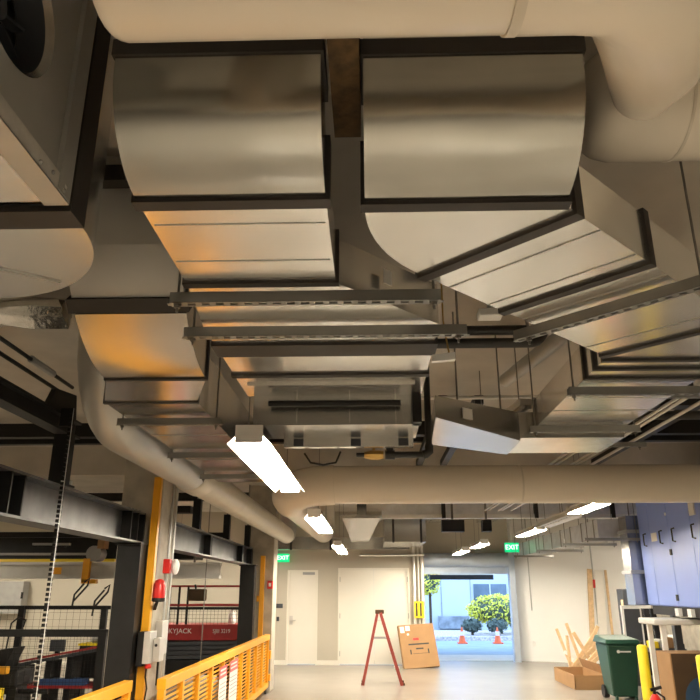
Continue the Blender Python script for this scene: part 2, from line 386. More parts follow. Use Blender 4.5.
fb.build('fan_wheel', 'dgrey', t); MB().tube([(-.985, 1.36, 3.11), (-.93, 1.36, 3.11), (-.92, 1.36, 3.11)], [.05, .045, .02], 16).build('fan_hub', 'dgrey', t)
Bx(-.873, -.858, .35, 1.74, Z0-.004, Z0+.05).build('corner_angle', 'galv_plain', t)
Bx(-.93, -.858, .35, 1.74, Z0-.006, Z0).build('corner_angle', 'galv_dull', t)
Bx(-.873, -.855, 1.66, 1.735, Z0, CZ-.01).build('edge_angle_or_lit_strip', 'galv_dull', t)
for yy, zz in ((1.62, Z0+.025), (1.70, Z0+.03), (1.69, Z0+.012), (1.55, Z0+.01)): MB().ball((-.857, yy, zz), .007, n=8, m=5).build('rivet', 'grey', t)
flange([(-1.6,1.805,Z0-.005),(-.87,1.805,Z0-.005),(-.87,1.805,3.55),(-1.6,1.805,3.55)], (0,1,0), .10, .012).build('flange', 'flange', t)
flange([(-1.6,1.755,Z0+.01),(-.875,1.755,Z0+.01),(-.875,1.755,3.55),(-1.6,1.755,3.55)], (0,1,0), .03, .008).build('gasket', 'black', t)
C = V((-1.42, 1.87)); rings = []
for i in range(16):
    a = math.radians(90*i/15); o_ = C+V((math.cos(a), math.sin(a)))*.545; n_ = C+V((math.cos(a), math.sin(a)))*.05
    rings.append([(n_.x,n_.y,Z0),(o_.x,o_.y,Z0),(o_.x,o_.y,3.45),(n_.x,n_.y,3.45)])
rings.append([(-2.6,1.92,Z0),(-2.6,2.415,Z0),(-2.6,2.415,3.45),(-2.6,1.92,3.45)])
MB().skin(rings).build('plan_elbow', 'galv_lit', t)
MB().bar((-1.11, 2.27, Z0-.002), (-1.5, 1.99, Z0-.002), .012, .006).build('crease', 'galv_dull', t)

# ------------------------------------------------------------------ trapeze hangers
def trapeze(label, p0, p1, group='trapeze hangers under the ducts', rods=True, z=2.692, top=CZ-.005, inset=.06):
    p0 = V((p0[0], p0[1], z)); p1 = V((p1[0], p1[1], z)); mid = (p0+p1)/2
    t = thing('trapeze_hanger', label, 'hanger', mid, group)
    d = (p1-p0); Ln = d.length; d.normalize(); s = V((-d.y, d.x, 0)); u = V((0,0,1)); h = .041
    mb = MB()
    for sg in (-1, 1):
        mb.bar(p0+s*.0195*sg+u*h/2, p1+s*.0195*sg+u*h/2, .002, h)
        mb.bar(p0+s*.0145*sg+u*.001, p1+s*.0145*sg+u*.001, .012, .002)
    mb.bar(p0+u*h, p1+u*h, .041, .002)
    n = max(3, int(Ln/.05))
    for i in range(n+1):
        c = p0+d*(Ln*i/n); mb.bar(c-d*.011+u*.001, c+d*.011+u*.001, .02, .002)
    mb.build('strut_channel', 'strut', t)
    if rods:
        for c in (p0+d*inset, p1-d*inset):
            MB().tube([c-u*.03, V((c.x, c.y, top))], .005, 6).build('threaded_rod', 'rod', t)
            MB().tube([c-u*.014, c-u*.002], .012, 6).build('nut', 'rod', t)
    return t
trapeze('slotted strut hanger under the central duct, nearer of its two', (-.73, 2.36), (.26, 2.36), inset=.025)
trapeze('slotted strut hanger under the central duct, farther of its two, carrying a white tag', (-.77, 2.72), (.40, 2.72), inset=.035)
trapeze('slotted strut hanger slanting under the diagonal part of the right duct', (.62, 2.80), (1.20, 2.22))
trapeze('slotted strut hanger under the straight part of the right duct, nearer the camera', (RD[0]-.06, 3.68), (RD[1]+.3, 3.68), inset=.03)
trapeze('slotted strut hanger under the far end of the right duct', (RD[0]-.06, 4.62), (RD[1]+.06, 4.62), inset=.03)
trapeze('slotted strut hanger under the left duct, nearest of three', (-1.61, 4.33), (-.95, 4.33), z=2.692, inset=.03)
trapeze('slotted strut hanger under the left duct, middle of three', (-1.61, 5.5), (-.95, 5.5), z=2.692, inset=.03)
trapeze('slotted strut hanger under the left duct, farthest of three', (-1.61, 6.6), (-.95, 6.6), z=2.692, inset=.03)

# ------------------------------------------------------------------ insulated white pipes
def arc(c, r, a0, a1, ux, uy, n=10):
    c = V(c); return [c+V(ux)*r*math.cos(math.radians(a0+(a1-a0)*i/n))+V(uy)*r*math.sin(math.radians(a0+(a1-a0)*i/n)) for i in range(n+1)]
t = thing('insulated_pipe', 'glossy cream insulated pipe across the top of the picture, bending away on the right', 'pipe', (0, .95, 2.63))
zc = 2.757; r = .127
MB().tube([(-.465, .95, zc), (-.455, .95, zc), (-.44, .95, zc), (.3, .95, zc)], [r*.9, r*.97, r, r], 28).build('pipe_run', 'pvc', t)
MB().tube([(-.335, .95, zc), (-.335, .95, CZ-.01)], r, 28).build('riser', 'pvc', t)
pts = [(.26, .95, zc), (.38, .95, zc), (.46, .96, zc), (.53, 1.02, zc+.01), (.585, 1.12, zc+.04), (.64, 1.24, zc+.09), (.71, 1.42, 2.94), (.80, 1.66, 3.09), (.88, 1.86, 3.21)]
MB().tube(pts, [r*1.03]*5+[r, .118, .108, .1], 28).build('elbow_cover', 'pvc', t)
MB().tube([(.25, .95, zc), (.27, .95, zc)], r*1.04, 28).build('jacket_seam', 'pvc_joint', t)
t = thing('insulated_pipe', 'glossy cream insulated pipe at the upper right, running behind the bend to the right edge', 'pipe', (1.4, 2.06, 3.1))
zc2 = 3.295; r2 = .19
MB().tube([(.735, 2.06, zc2), (.74, 2.06, zc2), (.76, 2.06, zc2), (.79, 2.06, zc2), (.85, 2.06, zc2), (3.4, 2.06, zc2)], [.06, .11, .15, .175, r2, r2], 28).build('pipe_run', 'pvc', t)
MB().tube([(1.22, 2.06, zc2), (1.22, 2.06, CZ-.01)], .15, 24).build('riser_branch', 'pvc', t)
MB().tube([(1.05, 2.06, zc2), (1.06, 2.06, zc2)], r2*1.012, 28).build('jacket_seam', 'pvc_joint', t)

t = thing('insulated_pipe', 'long cream insulated pipe crossing the room at mid height, elbowing away at its left end', 'pipe', (1.5, 7.7, 2.58))
zc = 2.785; r = .205
MB().tube([(6.75, 7.7, zc), (-.45, 7.7, zc)], r, 28).build('pipe_run', 'pvc', t)
MB().tube([(-.40, 7.7, zc), (-.60, 7.7, zc-.01), (-.74, 7.73, zc-.03), (-.85, 7.82, zc-.06), (-.90, 7.97, zc-.09), (-.91, 8.2, zc-.09)], r*1.05, 28).build('elbow_cover', 'pvc', t)
MB().tube([(-.91, 8.2, zc-.09), (-.93, 14.0, zc-.02), (-.93, 14.15, zc+.02), (-.93, 14.26, zc+.12), (-.93, 14.3, zc+.28), (-.93, 14.3, CZ-.01)], r*.97, 24).build('back_run', 'pvc', t)
for x in (1.6, 4.2): MB().tube([(x, 7.7, zc), (x+.02, 7.7, zc)], r*1.015, 28).build('jacket_seam', 'pvc_joint', t)

t = thing('spiral_duct', 'round cream spiral duct running along the left row of columns', 'air duct', (-1.77, 9, 2.6))
zc = 2.78; r = .163
MB().tube([(-1.77, 4.35, CZ), (-1.77, 4.35, 3.3)]+arc((-1.77, 4.87, 3.3), .52, 180, 270, (0,1,0), (0,0,1), 12)+[(-1.77, 7.0, zc)], r, 24).build('riser_elbow', 'galv_dull', t)
sp = [(-1.77, 7.0+i*.1, zc) for i in range(81)]
MB().tube(sp, [r+.004*(i % 3 == 0) for i in range(81)], 24).build('spiral_run', 'cream_duct', t)
MB().tube([(-1.77, 6.82, zc), (-1.77, 6.84, zc), (-1.77, 7.2, zc), (-1.77, 7.22, zc)], [r, r+.016, r+.016, r], 24).build('coupling', 'cream_duct', t)
MB().tube([(-1.77, 15.0, zc), (-1.77, 15.15, zc+.02), (-1.77, 15.3, zc+.12), (-1.77, 15.36, zc+.3), (-1.77, 15.36, CZ-.005)], r+.01, 20).build('end_elbow', 'galv_dull', t)
fo = MB(); random.seed(3)
rg = []
for i in range(9):
    x = -3.6+i*.2; rg.append([(x+random.uniform(-.03,.03), 4.25+(.10+random.uniform(-.03,.03))*math.cos(a), 3.44+(.09+random.uniform(-.03,.03))*math.sin(a)) for a in [2*PI*k/14 for k in range(14)]])
tag(fo.skin(rg).build('flexible_duct', 'foil', smooth=20), 'crinkled silver foil flexible duct beneath the fan box', 'flexible duct')

# ------------------------------------------------------------------ small pipes, conduits
def pipe(name, label, pts, r, mat, group=None, cat='pipe', n=10):
    return tag(MB().tube(pts, r, n).build(name, mat), label, cat, group)
pipe('sprinkler_pipe', 'upper black pipe of the pair between the central and right ducts', [(.2, 3.95, 3.17), (.95, 3.95, 3.17)], .03, 'blackpipe', 'black pipes between the ducts')
pipe('sprinkler_pipe', 'lower black pipe of the pair between the ducts, curling up at its right end', [(.2, 3.95, 3.09), (.95, 3.95, 3.09)]+arc((.95, 3.95, 3.18), .09, -90, 0, (1,0,0), (0,0,1), 6)+[(1.04, 3.95, CZ-.005)], .03, 'blackpipe', 'black pipes between the ducts')
t = thing('gas_pipe', 'black vertical pipe beside the central duct with elbow and brass valve at its foot', 'pipe', (.365, 4.36, 2.600))
MB().tube([(.365, 4.36, CZ), (.365, 4.36, 2.520)], .021, 10).build('vertical_pipe', 'blackpipe', t)
MB().tube([(.365, 4.36, 2.560), (.365, 4.36, 2.520), (.345, 4.36, 2.505), (.325, 4.36, 2.500)], .028, 10).build('pipe_elbow', 'blackpipe', t)
MB().tube([(.325, 4.36, 2.500), (.10, 4.36, 2.500)], .02, 10).build('horizontal_pipe', 'blackpipe', t)
MB().tube([(.15, 4.36, 2.500), (.09, 4.36, 2.500)], .03, 10).tube([(.12, 4.36, 2.500), (.12, 4.36, 2.550)], .024, 10).build('pipe_tee', 'blackpipe', t)
vv = MB().tube([(.08, 4.36, 2.500), (.05, 4.36, 2.500), (0, 4.36, 2.500), (-.04, 4.36, 2.500)], [.024, .03, .03, .02], 8).build('valve', 'brass', t)
MB().tube([(.02, 4.36, 2.520), (.02, 4.36, 2.555)], .01, 8).bar((.05, 4.36, 2.558), (-.03, 4.36, 2.558), .02, .008).build('valve_handle', 'brass', vv)
MB().tube([(.12, 4.36, 2.540), (.10, 4.36, 2.590), (.09, 4.36, 2.620)], .01, 8).tube([(.12, 4.36, 2.540), (.14, 4.36, 2.590), (.14, 4.36, 2.620)], .01, 8).build('gauge_fork', 'brass', t)
MB().tube([(-.04, 4.36, 2.500), (-.09, 4.36, 2.500)], .014, 8).build('plug', 'blackpipe', t)
pipe('hanging_cable', 'thin dark cable looping below the dampers of the central duct', [(-.42, 4.4, 2.52), (-.38, 4.4, 2.46), (-.3, 4.4, 2.445), (-.22, 4.4, 2.46), (-.19, 4.4, 2.53)], .007, 'blackpipe', cat='cable', n=6)
t = thing('cable_tag', 'small white bracket dangling on a cable right of the central duct', 'bracket', (.33, 3.0, 2.67))
MB().hexa([(.28,3.0,2.672),(.385,3.0,2.680),(.385,3.03,2.680),(.28,3.03,2.672)], [(.28,3.0,2.702),(.385,3.0,2.715),(.385,3.03,2.715),(.28,3.03,2.702)]).build('bracket_body', 'whitemetal', t)
MB().tube([(.36, 3.015, 2.71), (.35, 3.015, 2.78), (.335, 2.98, 2.86), (.335, 2.98, CZ-.005)], .004, 6).build('cable', 'brass', t)
t = thing('ceiling_sensor', 'small white sensor box under the ceiling next to the right duct', 'sensor', (.62, 3.3, 3.0))
Bx(.55, .67, 3.28, 3.36, 3.0, 3.045).build('sensor_box', 'whitemetal', t, bev=.008); MB().tube([(.61, 3.32, 3.04), (.61, 3.32, CZ-.005)], .012, 8).build('drop_rod', 'grey', t)
for i, (x, nm) in enumerate(((1.98, 'first from left'), (2.05, 'second from left'), (2.22, 'third from left'), (2.28, 'fourth from left'), (2.44, 'rightmost'))):
    pipe('conduit', 'thin steel conduit running away right of the right duct, '+nm+' of five', [(x, 4.4, 3.012), (x, 12.5, 3.012)], .014, 'steelrail', 'conduits beside the right duct', 'conduit', 8)
trapeze('strut hanger carrying the five conduits, nearer one', (1.9, 4.75), (2.55, 4.75), 'strut hangers under the conduits', z=2.955)
trapeze('strut hanger carrying the five conduits, farther one', (1.9, 6.5), (2.55, 6.5), 'strut hangers under the conduits', z=2.955)
t = thing('black_box_duct', 'long black box beam behind the conduits at upper right', 'duct', (3.4, 5.6, 3.0))
Bx(2.0, 6.7, 5.6, 5.75, 3.12, 3.25).build('duct_body', 'black', t); Bx(2.6, 2.65, 5.6, 5.75, 3.25, CZ).build('drop_bracket', 'black', t)
pipe('ceiling_pipe', 'black pipe with brass fitting crossing under the ceiling at upper right', [(2.0, 6.2, 3.18), (6.7, 6.2, 3.18)], .04, 'blackpipe')
pipe('ceiling_step_line', 'thin white tube standing in for a pale ceiling step left of the branch duct', [(.3, 5.8, 3.25), (2.0, 5.8, 3.25)], .016, 'whitemetal', cat='conduit')  # made-up tube for the light line along a ceiling beam step
pipe('vent_pipe', 'round grey vent pipe sloping under the ceiling between the two big ducts', [(1.33, 4.3, 3.32), (1.12, 5.6, 3.34)], .055, 'galv_dull', n=14)
# rods left of / around conduit area
t = thing('ceiling_box', 'dark box under the ceiling at the left edge of the right duct', 'box', (.33, 2.55, 3.0))
Bx(.20, .40, 2.6, 2.78, 2.99, 3.07).build('box_body', 'black', t); MB().tube([(.3, 2.7, 3.07), (.3, 2.7, CZ-.005)], .01, 6).build('drop_rod', 'rod', t)
tag(MB().hexa([(-.10,1.35,3.0),(-.02,1.35,3.0),(-.02,1.8,3.0),(-.10,1.8,3.0)], [(-.10,1.35,3.3),(-.02,1.35,3.3),(-.02,1.8,3.3),(-.10,1.8,3.3)]).build('foam_infill', 'darkfoam'), 'brown foam stuffed between the two curved duct elbows', 'insulation')

# ------------------------------------------------------------------ strip lights
def strip_light(label, x, y0, y1, z, group, lit=True, w=.11):
    t = thing('strip_light', label, 'ceiling light', (x, (y0+y1)/2, z), group)
    Bx(x-.045, x+.045, y0, y1, z+.04, z+.10).build('housing', 'whitemetal', t)
    for sg in (-1, 1):
        MB().skin([[(x+sg*.04,y0,z+.075),(x+sg*w,y0,z+.0),(x+sg*w,y0,z+.006),(x+sg*.04,y0,z+.081)], [(x+sg*.04,y1,z+.075),(x+sg*w,y1,z+.0),(x+sg*w,y1,z+.006),(x+sg*.04,y1,z+.081)]]).build('reflector_wing', 'whitemetal', t)
        MB().tube([(x+sg*.045, y0+.03, z+.025), (x+sg*.045, (y0+y1)/2-.02, z+.025)], .016, 10).build('tube', 'tube' if lit else 'whitemetal', t)
        MB().tube([(x+sg*.045, (y0+y1)/2+.02, z+.025), (x+sg*.045, y1-.03, z+.025)], .016, 10).build('tube', 'tube' if lit else 'whitemetal', t)
    for yy in (y0-.014, y1+.002): Bx(x-.075, x+.075, yy, yy+.012, z+.005, z+.102).build('end_cap', 'whitemetal', t)
    for yy in (y0+.65, y1-.25): MB().tube([(x, yy, z+.10), (x, yy, CZ-.005)], .004, 6).build('chain', 'rod', t)
    return t
g = 'lit strip lights in the left row'
strip_light('bright strip light under the central duct, nearest and largest in view', -.66, 3.74, 5.75, 2.45, g, w=.12)
strip_light('bright strip light below the pipe elbow, second of the left row', -.63, 7.9, 10.2, 2.45, g)
strip_light('small bright strip light in front of the back wall, last of the left row', -.62, 13.2, 16.2, 2.45, g)
strip_light('strip light behind the viewpoint in the left row', -.6, -1.6, .6, 2.45, g)
g = 'strip lights in the right row'
strip_light('bright strip light just past the crossing pipe, right row', 2.55, 7.97, 9.1, 2.6, g)
strip_light('unlit bluish strip light in the right row before the exit sign', 2.62, 9.35, 11.15, 2.6, g, lit=False)
strip_light('bright strip light next to the exit sign over the loading door', 2.68, 11.5, 13.15, 2.6, g)
strip_light('small strip light left of the exit sign, nearer of the pair before the loading door', 2.15, 13.9, 15.4, 2.52, g)
strip_light('small strip light left of the exit sign, farther of the pair before the loading door', 2.05, 16.0, 17.9, 2.5, g)
strip_light('added strip light behind the viewpoint, just right of the left row', 1.1, -2.4, -.1, 2.45, g)  # added fixture, brightens the near pipe
strip_light('strip light above and right of the viewpoint', 2.55, 1.0, 3.3, 2.6, g)
strip_light('added hidden strip light above the ribbed duct at the right, brightening the white wall', 5.0, 14.0, 16.3, 3.0, g)  # added out of sight above the duct to brighten the white wall
g = 'strip lights in the left bay'
strip_light('strip light over the left bay by the fence', -5.0, 3.0, 5.3, 2.75, g)
strip_light('strip light over the left bay above the red lift', -4.4, 14.6, 16.8, 2.9, g)
strip_light('added unseen strip light brightening the left bay at the far wall', -9.3, 14.4, 16.7, 2.9, g)  # extra fixture outside the view, put in to lift the left bay
strip_light('strip light over the left bay near the grey cabinet', -8.9, 9.0, 11.3, 2.75, g)
t = thing('strip_light', 'unlit white twin strip light tilted behind the branch duct', 'ceiling light', (1.0, 5.6, 3.0))
MB().bar((1.14, 5.0, 3.0), (.98, 6.3, 3.0), .09, .05).build('housing', 'whitemetal', t)
for k in (-.025, .025): MB().tube([(1.14+k, 5.0, 2.96), (.98+k, 6.3, 2.96)], .014, 8).build('tube', 'whitemetal', t)
for p in ((1.12, 5.15), (1.0, 6.15)): MB().tube([(*p, 3.02), (*p, CZ-.005)], .004, 6).build('chain', 'rod', t)

# ------------------------------------------------------------------ gantry on the left
def ibeam(mb, x, y0, y1, z0, z1, w=.2):
    mb.box(x-w/2, x+w/2, y0, y1, z0, z0+.018); mb.box(x-w/2, x+w/2, y0, y1, z1-.018, z1); mb.box(x-.008, x+.008, y0, y1, z0+.018, z1-.018); return mb
BX = -2.3
t = thing('gantry_beam', 'near dark steel I-beam of the overhead gantry at the left edge', 'gantry beam', (BX, 4.5, 2.12))
ibeam(MB(), BX, 1.5, 6.92, 2.12, 2.41).build('i_beam', 'gantry', t)
Bx(BX-.1, BX+.1, 6.90, 6.93, 2.12, 2.41).build('end_plate', 'black', t)
for y in (4.25, 4.42, 6.52, 6.72): Bx(BX-.1, BX+.1, y, y+.015, 2.138, 2.392).build('stiffener', 'black', t)
for y in (6.55, 6.65, 6.75, 6.85):
    MB().tube([(BX+.06, y, 2.405), (BX+.06, y, 2.43)], .012, 6).build('bolt', 'rod', t)
t = thing('gantry_post', 'black square steel post under the gantry beam against the near column', 'post', (-2.27, 6.8, 0))
Bx(-2.38, -2.16, 6.74, 6.94, 0, 2.10).build('post', 'black', t); Bx(-2.40, -2.15, 6.70, 6.97, 2.10, 2.12).build('cap_plate', 'black', t); Bx(-2.45, -2.15, 6.6, 6.98, 0, .02).build('base_plate', 'black', t)
t = thing('gantry_bracket', 'black upright with upper beam and tie rods standing on the near gantry beam', 'bracket', (BX, 5.13, 2.42))
Bx(BX-.055, BX+.055, 5.07, 5.19, 2.42, 2.80).build('upright', 'black', t)
ibeam(MB(), BX, 2.6, 5.28, 2.80, 2.93, .11).build('upper_beam', 'black', t)
MB().hexa([(BX-.02,4.75,2.93),(BX+.02,4.75,2.93),(BX+.02,5.25,2.93),(BX-.02,5.25,2.93)], [(BX-.02,4.85,3.09),(BX+.02,4.85,3.09),(BX+.02,5.2,3.13),(BX-.02,5.2,3.13)]).build('gusset', 'black', t)
for z in (3.10, 3.19):
    MB().tube([(BX, 2.6, z), (BX, 5.15, z-.01)], .014, 8).build('tie_rod', 'black', t)
MB().tube([(BX, 4.45, 3.185), (BX, 4.8, 3.185)], .026, 8).build('turnbuckle', 'grey', t)
MB().box(BX-.08, BX+.08, 5.03, 5.23, 2.42, 2.435).build('foot_plate', 'black', t)
MB().tube([(BX+.06, 5.06, 2.43), (BX+.06, 5.06, 2.47)], .014, 6).tube([(BX+.06, 5.2, 2.43), (BX+.06, 5.2, 2.47)], .014, 6).build('bolt', 'whitemetal', t)
# cable chain
t = thing('cable_chain', 'black and white segmented cable chain hanging in front of the gantry beam', 'cable chain', (-2.17, 4.9, .99))
for i in range(61):
    z = .99+i*.032
    Bx(-2.178, -2.155, 4.885, 4.915, z, z+.02).build('link', 'black', t)
Bx(-2.155, -2.151, 4.889, 4.893, .99, 2.95).build('backing_strip', 'whitemetal', t)
Bx(-2.245, -2.148, 4.89, 4.91, 2.82, 2.95).build('anchor', 'black', t)
t = thing('gantry_beam', 'far dark steel I-beam of the gantry between the two columns', 'gantry beam', (BX, 11, 2.13))
ibeam(MB(), BX, 7.6, 13.45, 2.13, 2.43).build('i_beam', 'gantry', t)
for y in (9.85, 12.35): Bx(BX-.1, BX+.1, y, y+.12, 2.148, 2.412).build('stiffener', 'black', t)
Bx(BX-.1, BX+.1, 13.3, 13.45, 2.148, 2.412).build('end_plate', 'black', t)
for y, nm in ((9.35, 'nearest'), (11.35, 'middle'), (13.3, 'farthest')):
    t = thing('beam_hanger', 'short black steel hanger above the far gantry beam, %s of three' % nm, 'hanger', (BX, y, 2.43), 'beam hangers')
    Bx(BX-.05, BX+.05, y, y+.1, 2.45, 2.84).build('upright', 'black', t); Bx(BX-.09, BX+.09, y-.03, y+.13, 2.43, 2.45).build('foot_plate', 'grey', t)
    MB().tube([(BX, y+.05, 2.84), (BX, y+.05, CZ-.005)], .012, 6).build('rod', 'rod', t)
t = thing('gantry_post', 'black steel post standing in front of the far column', 'post', (-2.2, 13.2, 0))
Bx(-2.36, -2.1, 13.1, 13.3, 0, 2.11).build('post', 'black', t); Bx(-2.38, -2.08, 13.08, 13.32, 2.11, 2.13).build('cap_plate', 'black', t)
# dark bars behind
tag(Bx(-6.3, -2.6, 10.2, 10.35, 2.75, 2.85).build('cross_rail', 'black'), 'dark cross rail high in the left bay behind the hangers', 'rail')
tag(Bx(-9.9, -2.6, 12.9, 13.0, 2.6, 2.68).build('cross_rail', 'black'), 'lower dark cross rail deep in the left bay', 'rail')

# ------------------------------------------------------------------ yellow gates
def gate(label, x, y0, y1, group, signs=()):
    t = thing('safety_gate', label, 'gate', (x, (y0+y1)/2, .1), group)
    Bx(x-.04, x+.04, y0, y1, .87, .96).build('top_rail', 'yellow', t, bev=.006)
    Bx(x-.04, x+.04, y0, y1, .10, .18).build('bottom_rail', 'yellow', t, bev=.006)
    n = int((y1-y0)/.62)
    for i in range(n+1):
        y = y0+.03+(y1-y0-.06)*i/n; Bx(x-.03, x+.03, y-.03, y+.03, .18, .87).build('upright', 'yellow', t)
    sl = MB()
    for i in range(15):
        z = .20+i*.044; sl.box(x-.012, x-.006, y0+.02, y1-.02, z, z+.02)
    sl.build('slat_panel', 'yellow', t)
    for i, (ya, yb_, za, zb) in enumerate(signs):
        s = Bx(x+.031, x+.035, ya, yb_, za, zb).build('sign', 'paper', t)
        Bx(x+.035, x+.037, ya, yb_, zb-.13, zb).build('sign_header', 'brightred', s)
        ln = MB()
        for k in range(6): ln.box(x+.035, x+.0365, ya+.04, yb_-.05, zb-.2-k*.045, zb-.19-k*.045)
        ln.build('printed_lines', 'grey', s)
        hl = MB()
        for k in range(2): hl.box(x+.037, x+.0378, ya+.04, yb_-.08, zb-.05-k*.045, zb-.03-k*.045)
        hl.build('header_lines', 'paper', s)
    return t
g_ = 'yellow safety gates along the left bay'
t = gate('yellow slatted safety gate with two red-headed signs, right of the near column', -1.86, 6.72, 13.38, g_, ((9.1, 9.55, .25, .82), (9.75, 10.3, .22, .83)))
Bx(-1.86, -1.80, 13.38, 13.50, .55, .68).build('latch', 'yellow', t); Bx(-1.86, -1.80, 13.38, 13.50, .2, .3).build('latch', 'yellow', t)
MB().tube([(-1.88, 13.3, .04), (-1.84, 13.3, .04)], .04, 12).build('caster', 'dgrey', t); Bx(-1.87, -1.85, 13.28, 13.32, .04, .12).build('caster_fork', 'grey', t)
for y in (6.9, 10.0): Bx(-1.89, -1.83, y, y+.05, 0, .1).build('foot', 'yellow', t)
t = gate('yellow slatted safety gate near the camera, left of the near column', -2.12, 1.4, 6.62, g_)
for y in (1.6, 6.4): Bx(-2.15, -2.09, y, y+.05, 0, .1).build('foot', 'yellow', t)
t = thing('gate_guide', 'tall yellow guide bar fixed to the near concrete column', 'guide bar', (-2.13, 6.9, 0))
Bx(-2.145, -2.075, 6.92, 6.98, 0, 2.76).build('guide_bar', 'yellow', t)
for z in (.75, 1.6, 2.35): Bx(-2.155, -2.08, 6.95, 7.0, z, z+.07).build('clip', 'yellow', t)
t = thing('gate_guide', 'tall yellow guide bar fixed to the far concrete column', 'guide bar', (-2.0, 13.45, 0))
Bx(-2.05, -1.97, 13.43, 13.49, 0, 2.3).build('guide_bar', 'yellow', t); Bx(-2.1, -1.97, 13.46, 13.5, 1.5, 1.6).build('clip', 'yellow', t)
# column equipment
t = thing('warning_beacon', 'red dome beacon on a black bracket, near column', 'beacon', (-2.03, 6.93, 1.6))
MB().lathe((-2.0, 6.90, 1.63), [(.055, 0), (.058, .02), (.055, .12), (.04, .155), (.012, .17)], 16).build('lens', 'brightred', t)
MB().lathe((-2.0, 6.90, 1.595), [(.05, 0), (.06, .01), (.06, .035)], 16).build('base', 'black', t)
MB().hexa([(-2.07,6.99,1.52),(-2.04,6.99,1.52),(-2.0,6.9,1.58),(-2.03,6.9,1.58)], [(-2.07,7.0,1.56),(-2.04,7.0,1.56),(-2.0,6.92,1.60),(-2.03,6.92,1.60)]).build("wall_mount", "black", t)
t = thing('operator_station', 'black and silver control panel with red button on the near column', 'control panel', (-2.06, 6.95, 1.05))
Bx(-2.13, -2.075, 6.80, 6.915, 1.05, 1.34).build('side_box', 'black', t); Bx(-2.074, -2.015, 6.80, 7.0, 1.07, 1.34).build('front_box', 'steelrail', t, bev=.004)
MB().lathe((-2.035, 6.86, 1.03), [(.03, 0), (.035, .015), (.02, .04)], 12).build('stop_button', 'brightred', t)
MB().tube([(-2.06, 6.91, 1.07), (-2.06, 6.9, .95), (-2.04, 6.9, .86), (-2.06, 6.9, .7), (-2.06, 6.9, .35)], .008, 6).build('cable', 'black', t)
t = thing('switch_box', 'small grey switch box with round keyhole at the right edge of the near column', 'switch', (-1.96, 6.95, 1.08))
Bx(-2.012, -1.95, 6.9, 7.06, 1.08, 1.28).build('box', 'steelrail', t, bev=.004); MB().tube([(-1.985, 6.9, 1.22), (-1.985, 6.893, 1.22)], .013, 12).build('keyhole', 'black', t)
t = thing('control_pendant', 'grey-blue control box with red button hung on the gate side of the near column', 'control box', (-2.03, 7.2, .85))
Bx(-2.07, -2.0, 7.12, 7.32, 1.12, 1.42).build('box', 'steelrail', t, bev=.004); MB().lathe((-2.02, 7.14, 1.08), [(.03, 0), (.035, .02), (.02, .045)], 12).build('stop_button', 'brightred', t)
MB().tube([(-2.04, 7.2, 1.12), (-2.04, 7.2, .85)], .01, 6).build('cable', 'black', t)
t = thing('fire_strobe', 'red fire alarm with white strobe on the near column', 'alarm', (-1.92, 6.96, 1.86))
Bx(-1.99, -1.925, 6.92, 7.0, 1.85, 1.98).build('alarm_body', 'brightred', t, bev=.006); MB().ball((-1.885, 6.98, 1.91), .05, (.8, .7, 1.5)).build('strobe', 'whitemetal', t)
pipe('column_conduit', 'thin grey conduit at the right edge of the near column, left one', [(-2.05, 7.3, .0), (-2.05, 7.3, 3.5)], .012, 'galv_dull', 'conduits on the near column', 'conduit', 8)
pipe('column_conduit', 'thin grey conduit at the right edge of the near column, right one', [(-2.05, 7.45, .0), (-2.05, 7.45, 3.5)], .012, 'galv_dull', 'conduits on the near column', 'conduit', 8)
t = thing('alarm_switch', 'small red alarm on the far column', 'alarm', (-1.86, 13.46, 1.7))
Bx(-1.91, -1.81, 13.42, 13.5, 1.72, 1.86).build('alarm_body', 'brightred', t, bev=.006); Bx(-1.88, -1.84, 13.40, 13.42, 1.76, 1.82).build('lens', 'whitemetal', t)

# ------------------------------------------------------------------ left bay
def fence(label, y, x0, x1, ztop, rail, posts, pitch, mat='black'):
    t = thing('mesh_fence', label, 'fence', ((x0+x1)/2, y, 0))
    Bx(x0, x1, y-.02, y+.02, ztop-rail, ztop).build('top_rail', mat, t); Bx(x0, x1, y-.02, y+.02, .1, .1+rail).build('bottom_rail', mat, t)
    for x in posts: Bx(x-.04, x+.04, y-.03, y+.03, 0, ztop).build('post', mat, t)
    me = MB(); k = x0
    while k < x1: me.box(k, k+.0026, y-.003, y, .15, ztop-rail); k += pitch
    k = .15
    while k < ztop-rail: me.box(x0, x1, y, y+.003, k, k+.0026); k += pitch
    me.build('wire_mesh', mat, t); return t
fence('near black mesh guard fence with thick top rail in the left bay', 8.0, -6.2, -2.84, 1.30, .075, (-2.88, -6.15), .07)
fence('taller black mesh fence behind the near guard fence', 10.0, -8, -3.5, 1.50, .05, (-3.62, -4.75, -6.5), .09)
t = thing('monorail_beam', 'pale aluminium monorail beam across the left bay', 'beam', (-5, 12.3, 1.9))
Bx(-9.5, -2.55, 12.2, 12.4, 1.88, 1.93).build('lower_flange', 'steelrail', t); Bx(-9.5, -2.55, 12.28, 12.32, 1.93, 2.1).build('web', 'steelrail', t); Bx(-9.5, -2.55, 12.2, 12.4, 2.1, 2.14).build('upper_flange', 'steelrail', t)
for x in (-8.5, -3.0): MB().tube([(x, 12.3, 2.14), (x, 12.3, CZ-.005)], .02, 8).build('drop_rod', 'rod', t)
Bx(-5.35, -5.22, 12.19, 12.2, 1.95, 2.06).build('warning_label', 'yellow', t)
t = thing('hanging_hoist', 'yellow hoist trolley with grey motor on the monorail beam', 'hoist', (-4.72, 12.2, 1.85))
Bx(-4.83, -4.72, 12.1, 12.19, 1.82, 2.2).build('trolley_plate', 'yellow', t); Bx(-4.83, -4.58, 12.1, 12.19, 1.80, 1.87).build('hook_block', 'yellow', t)
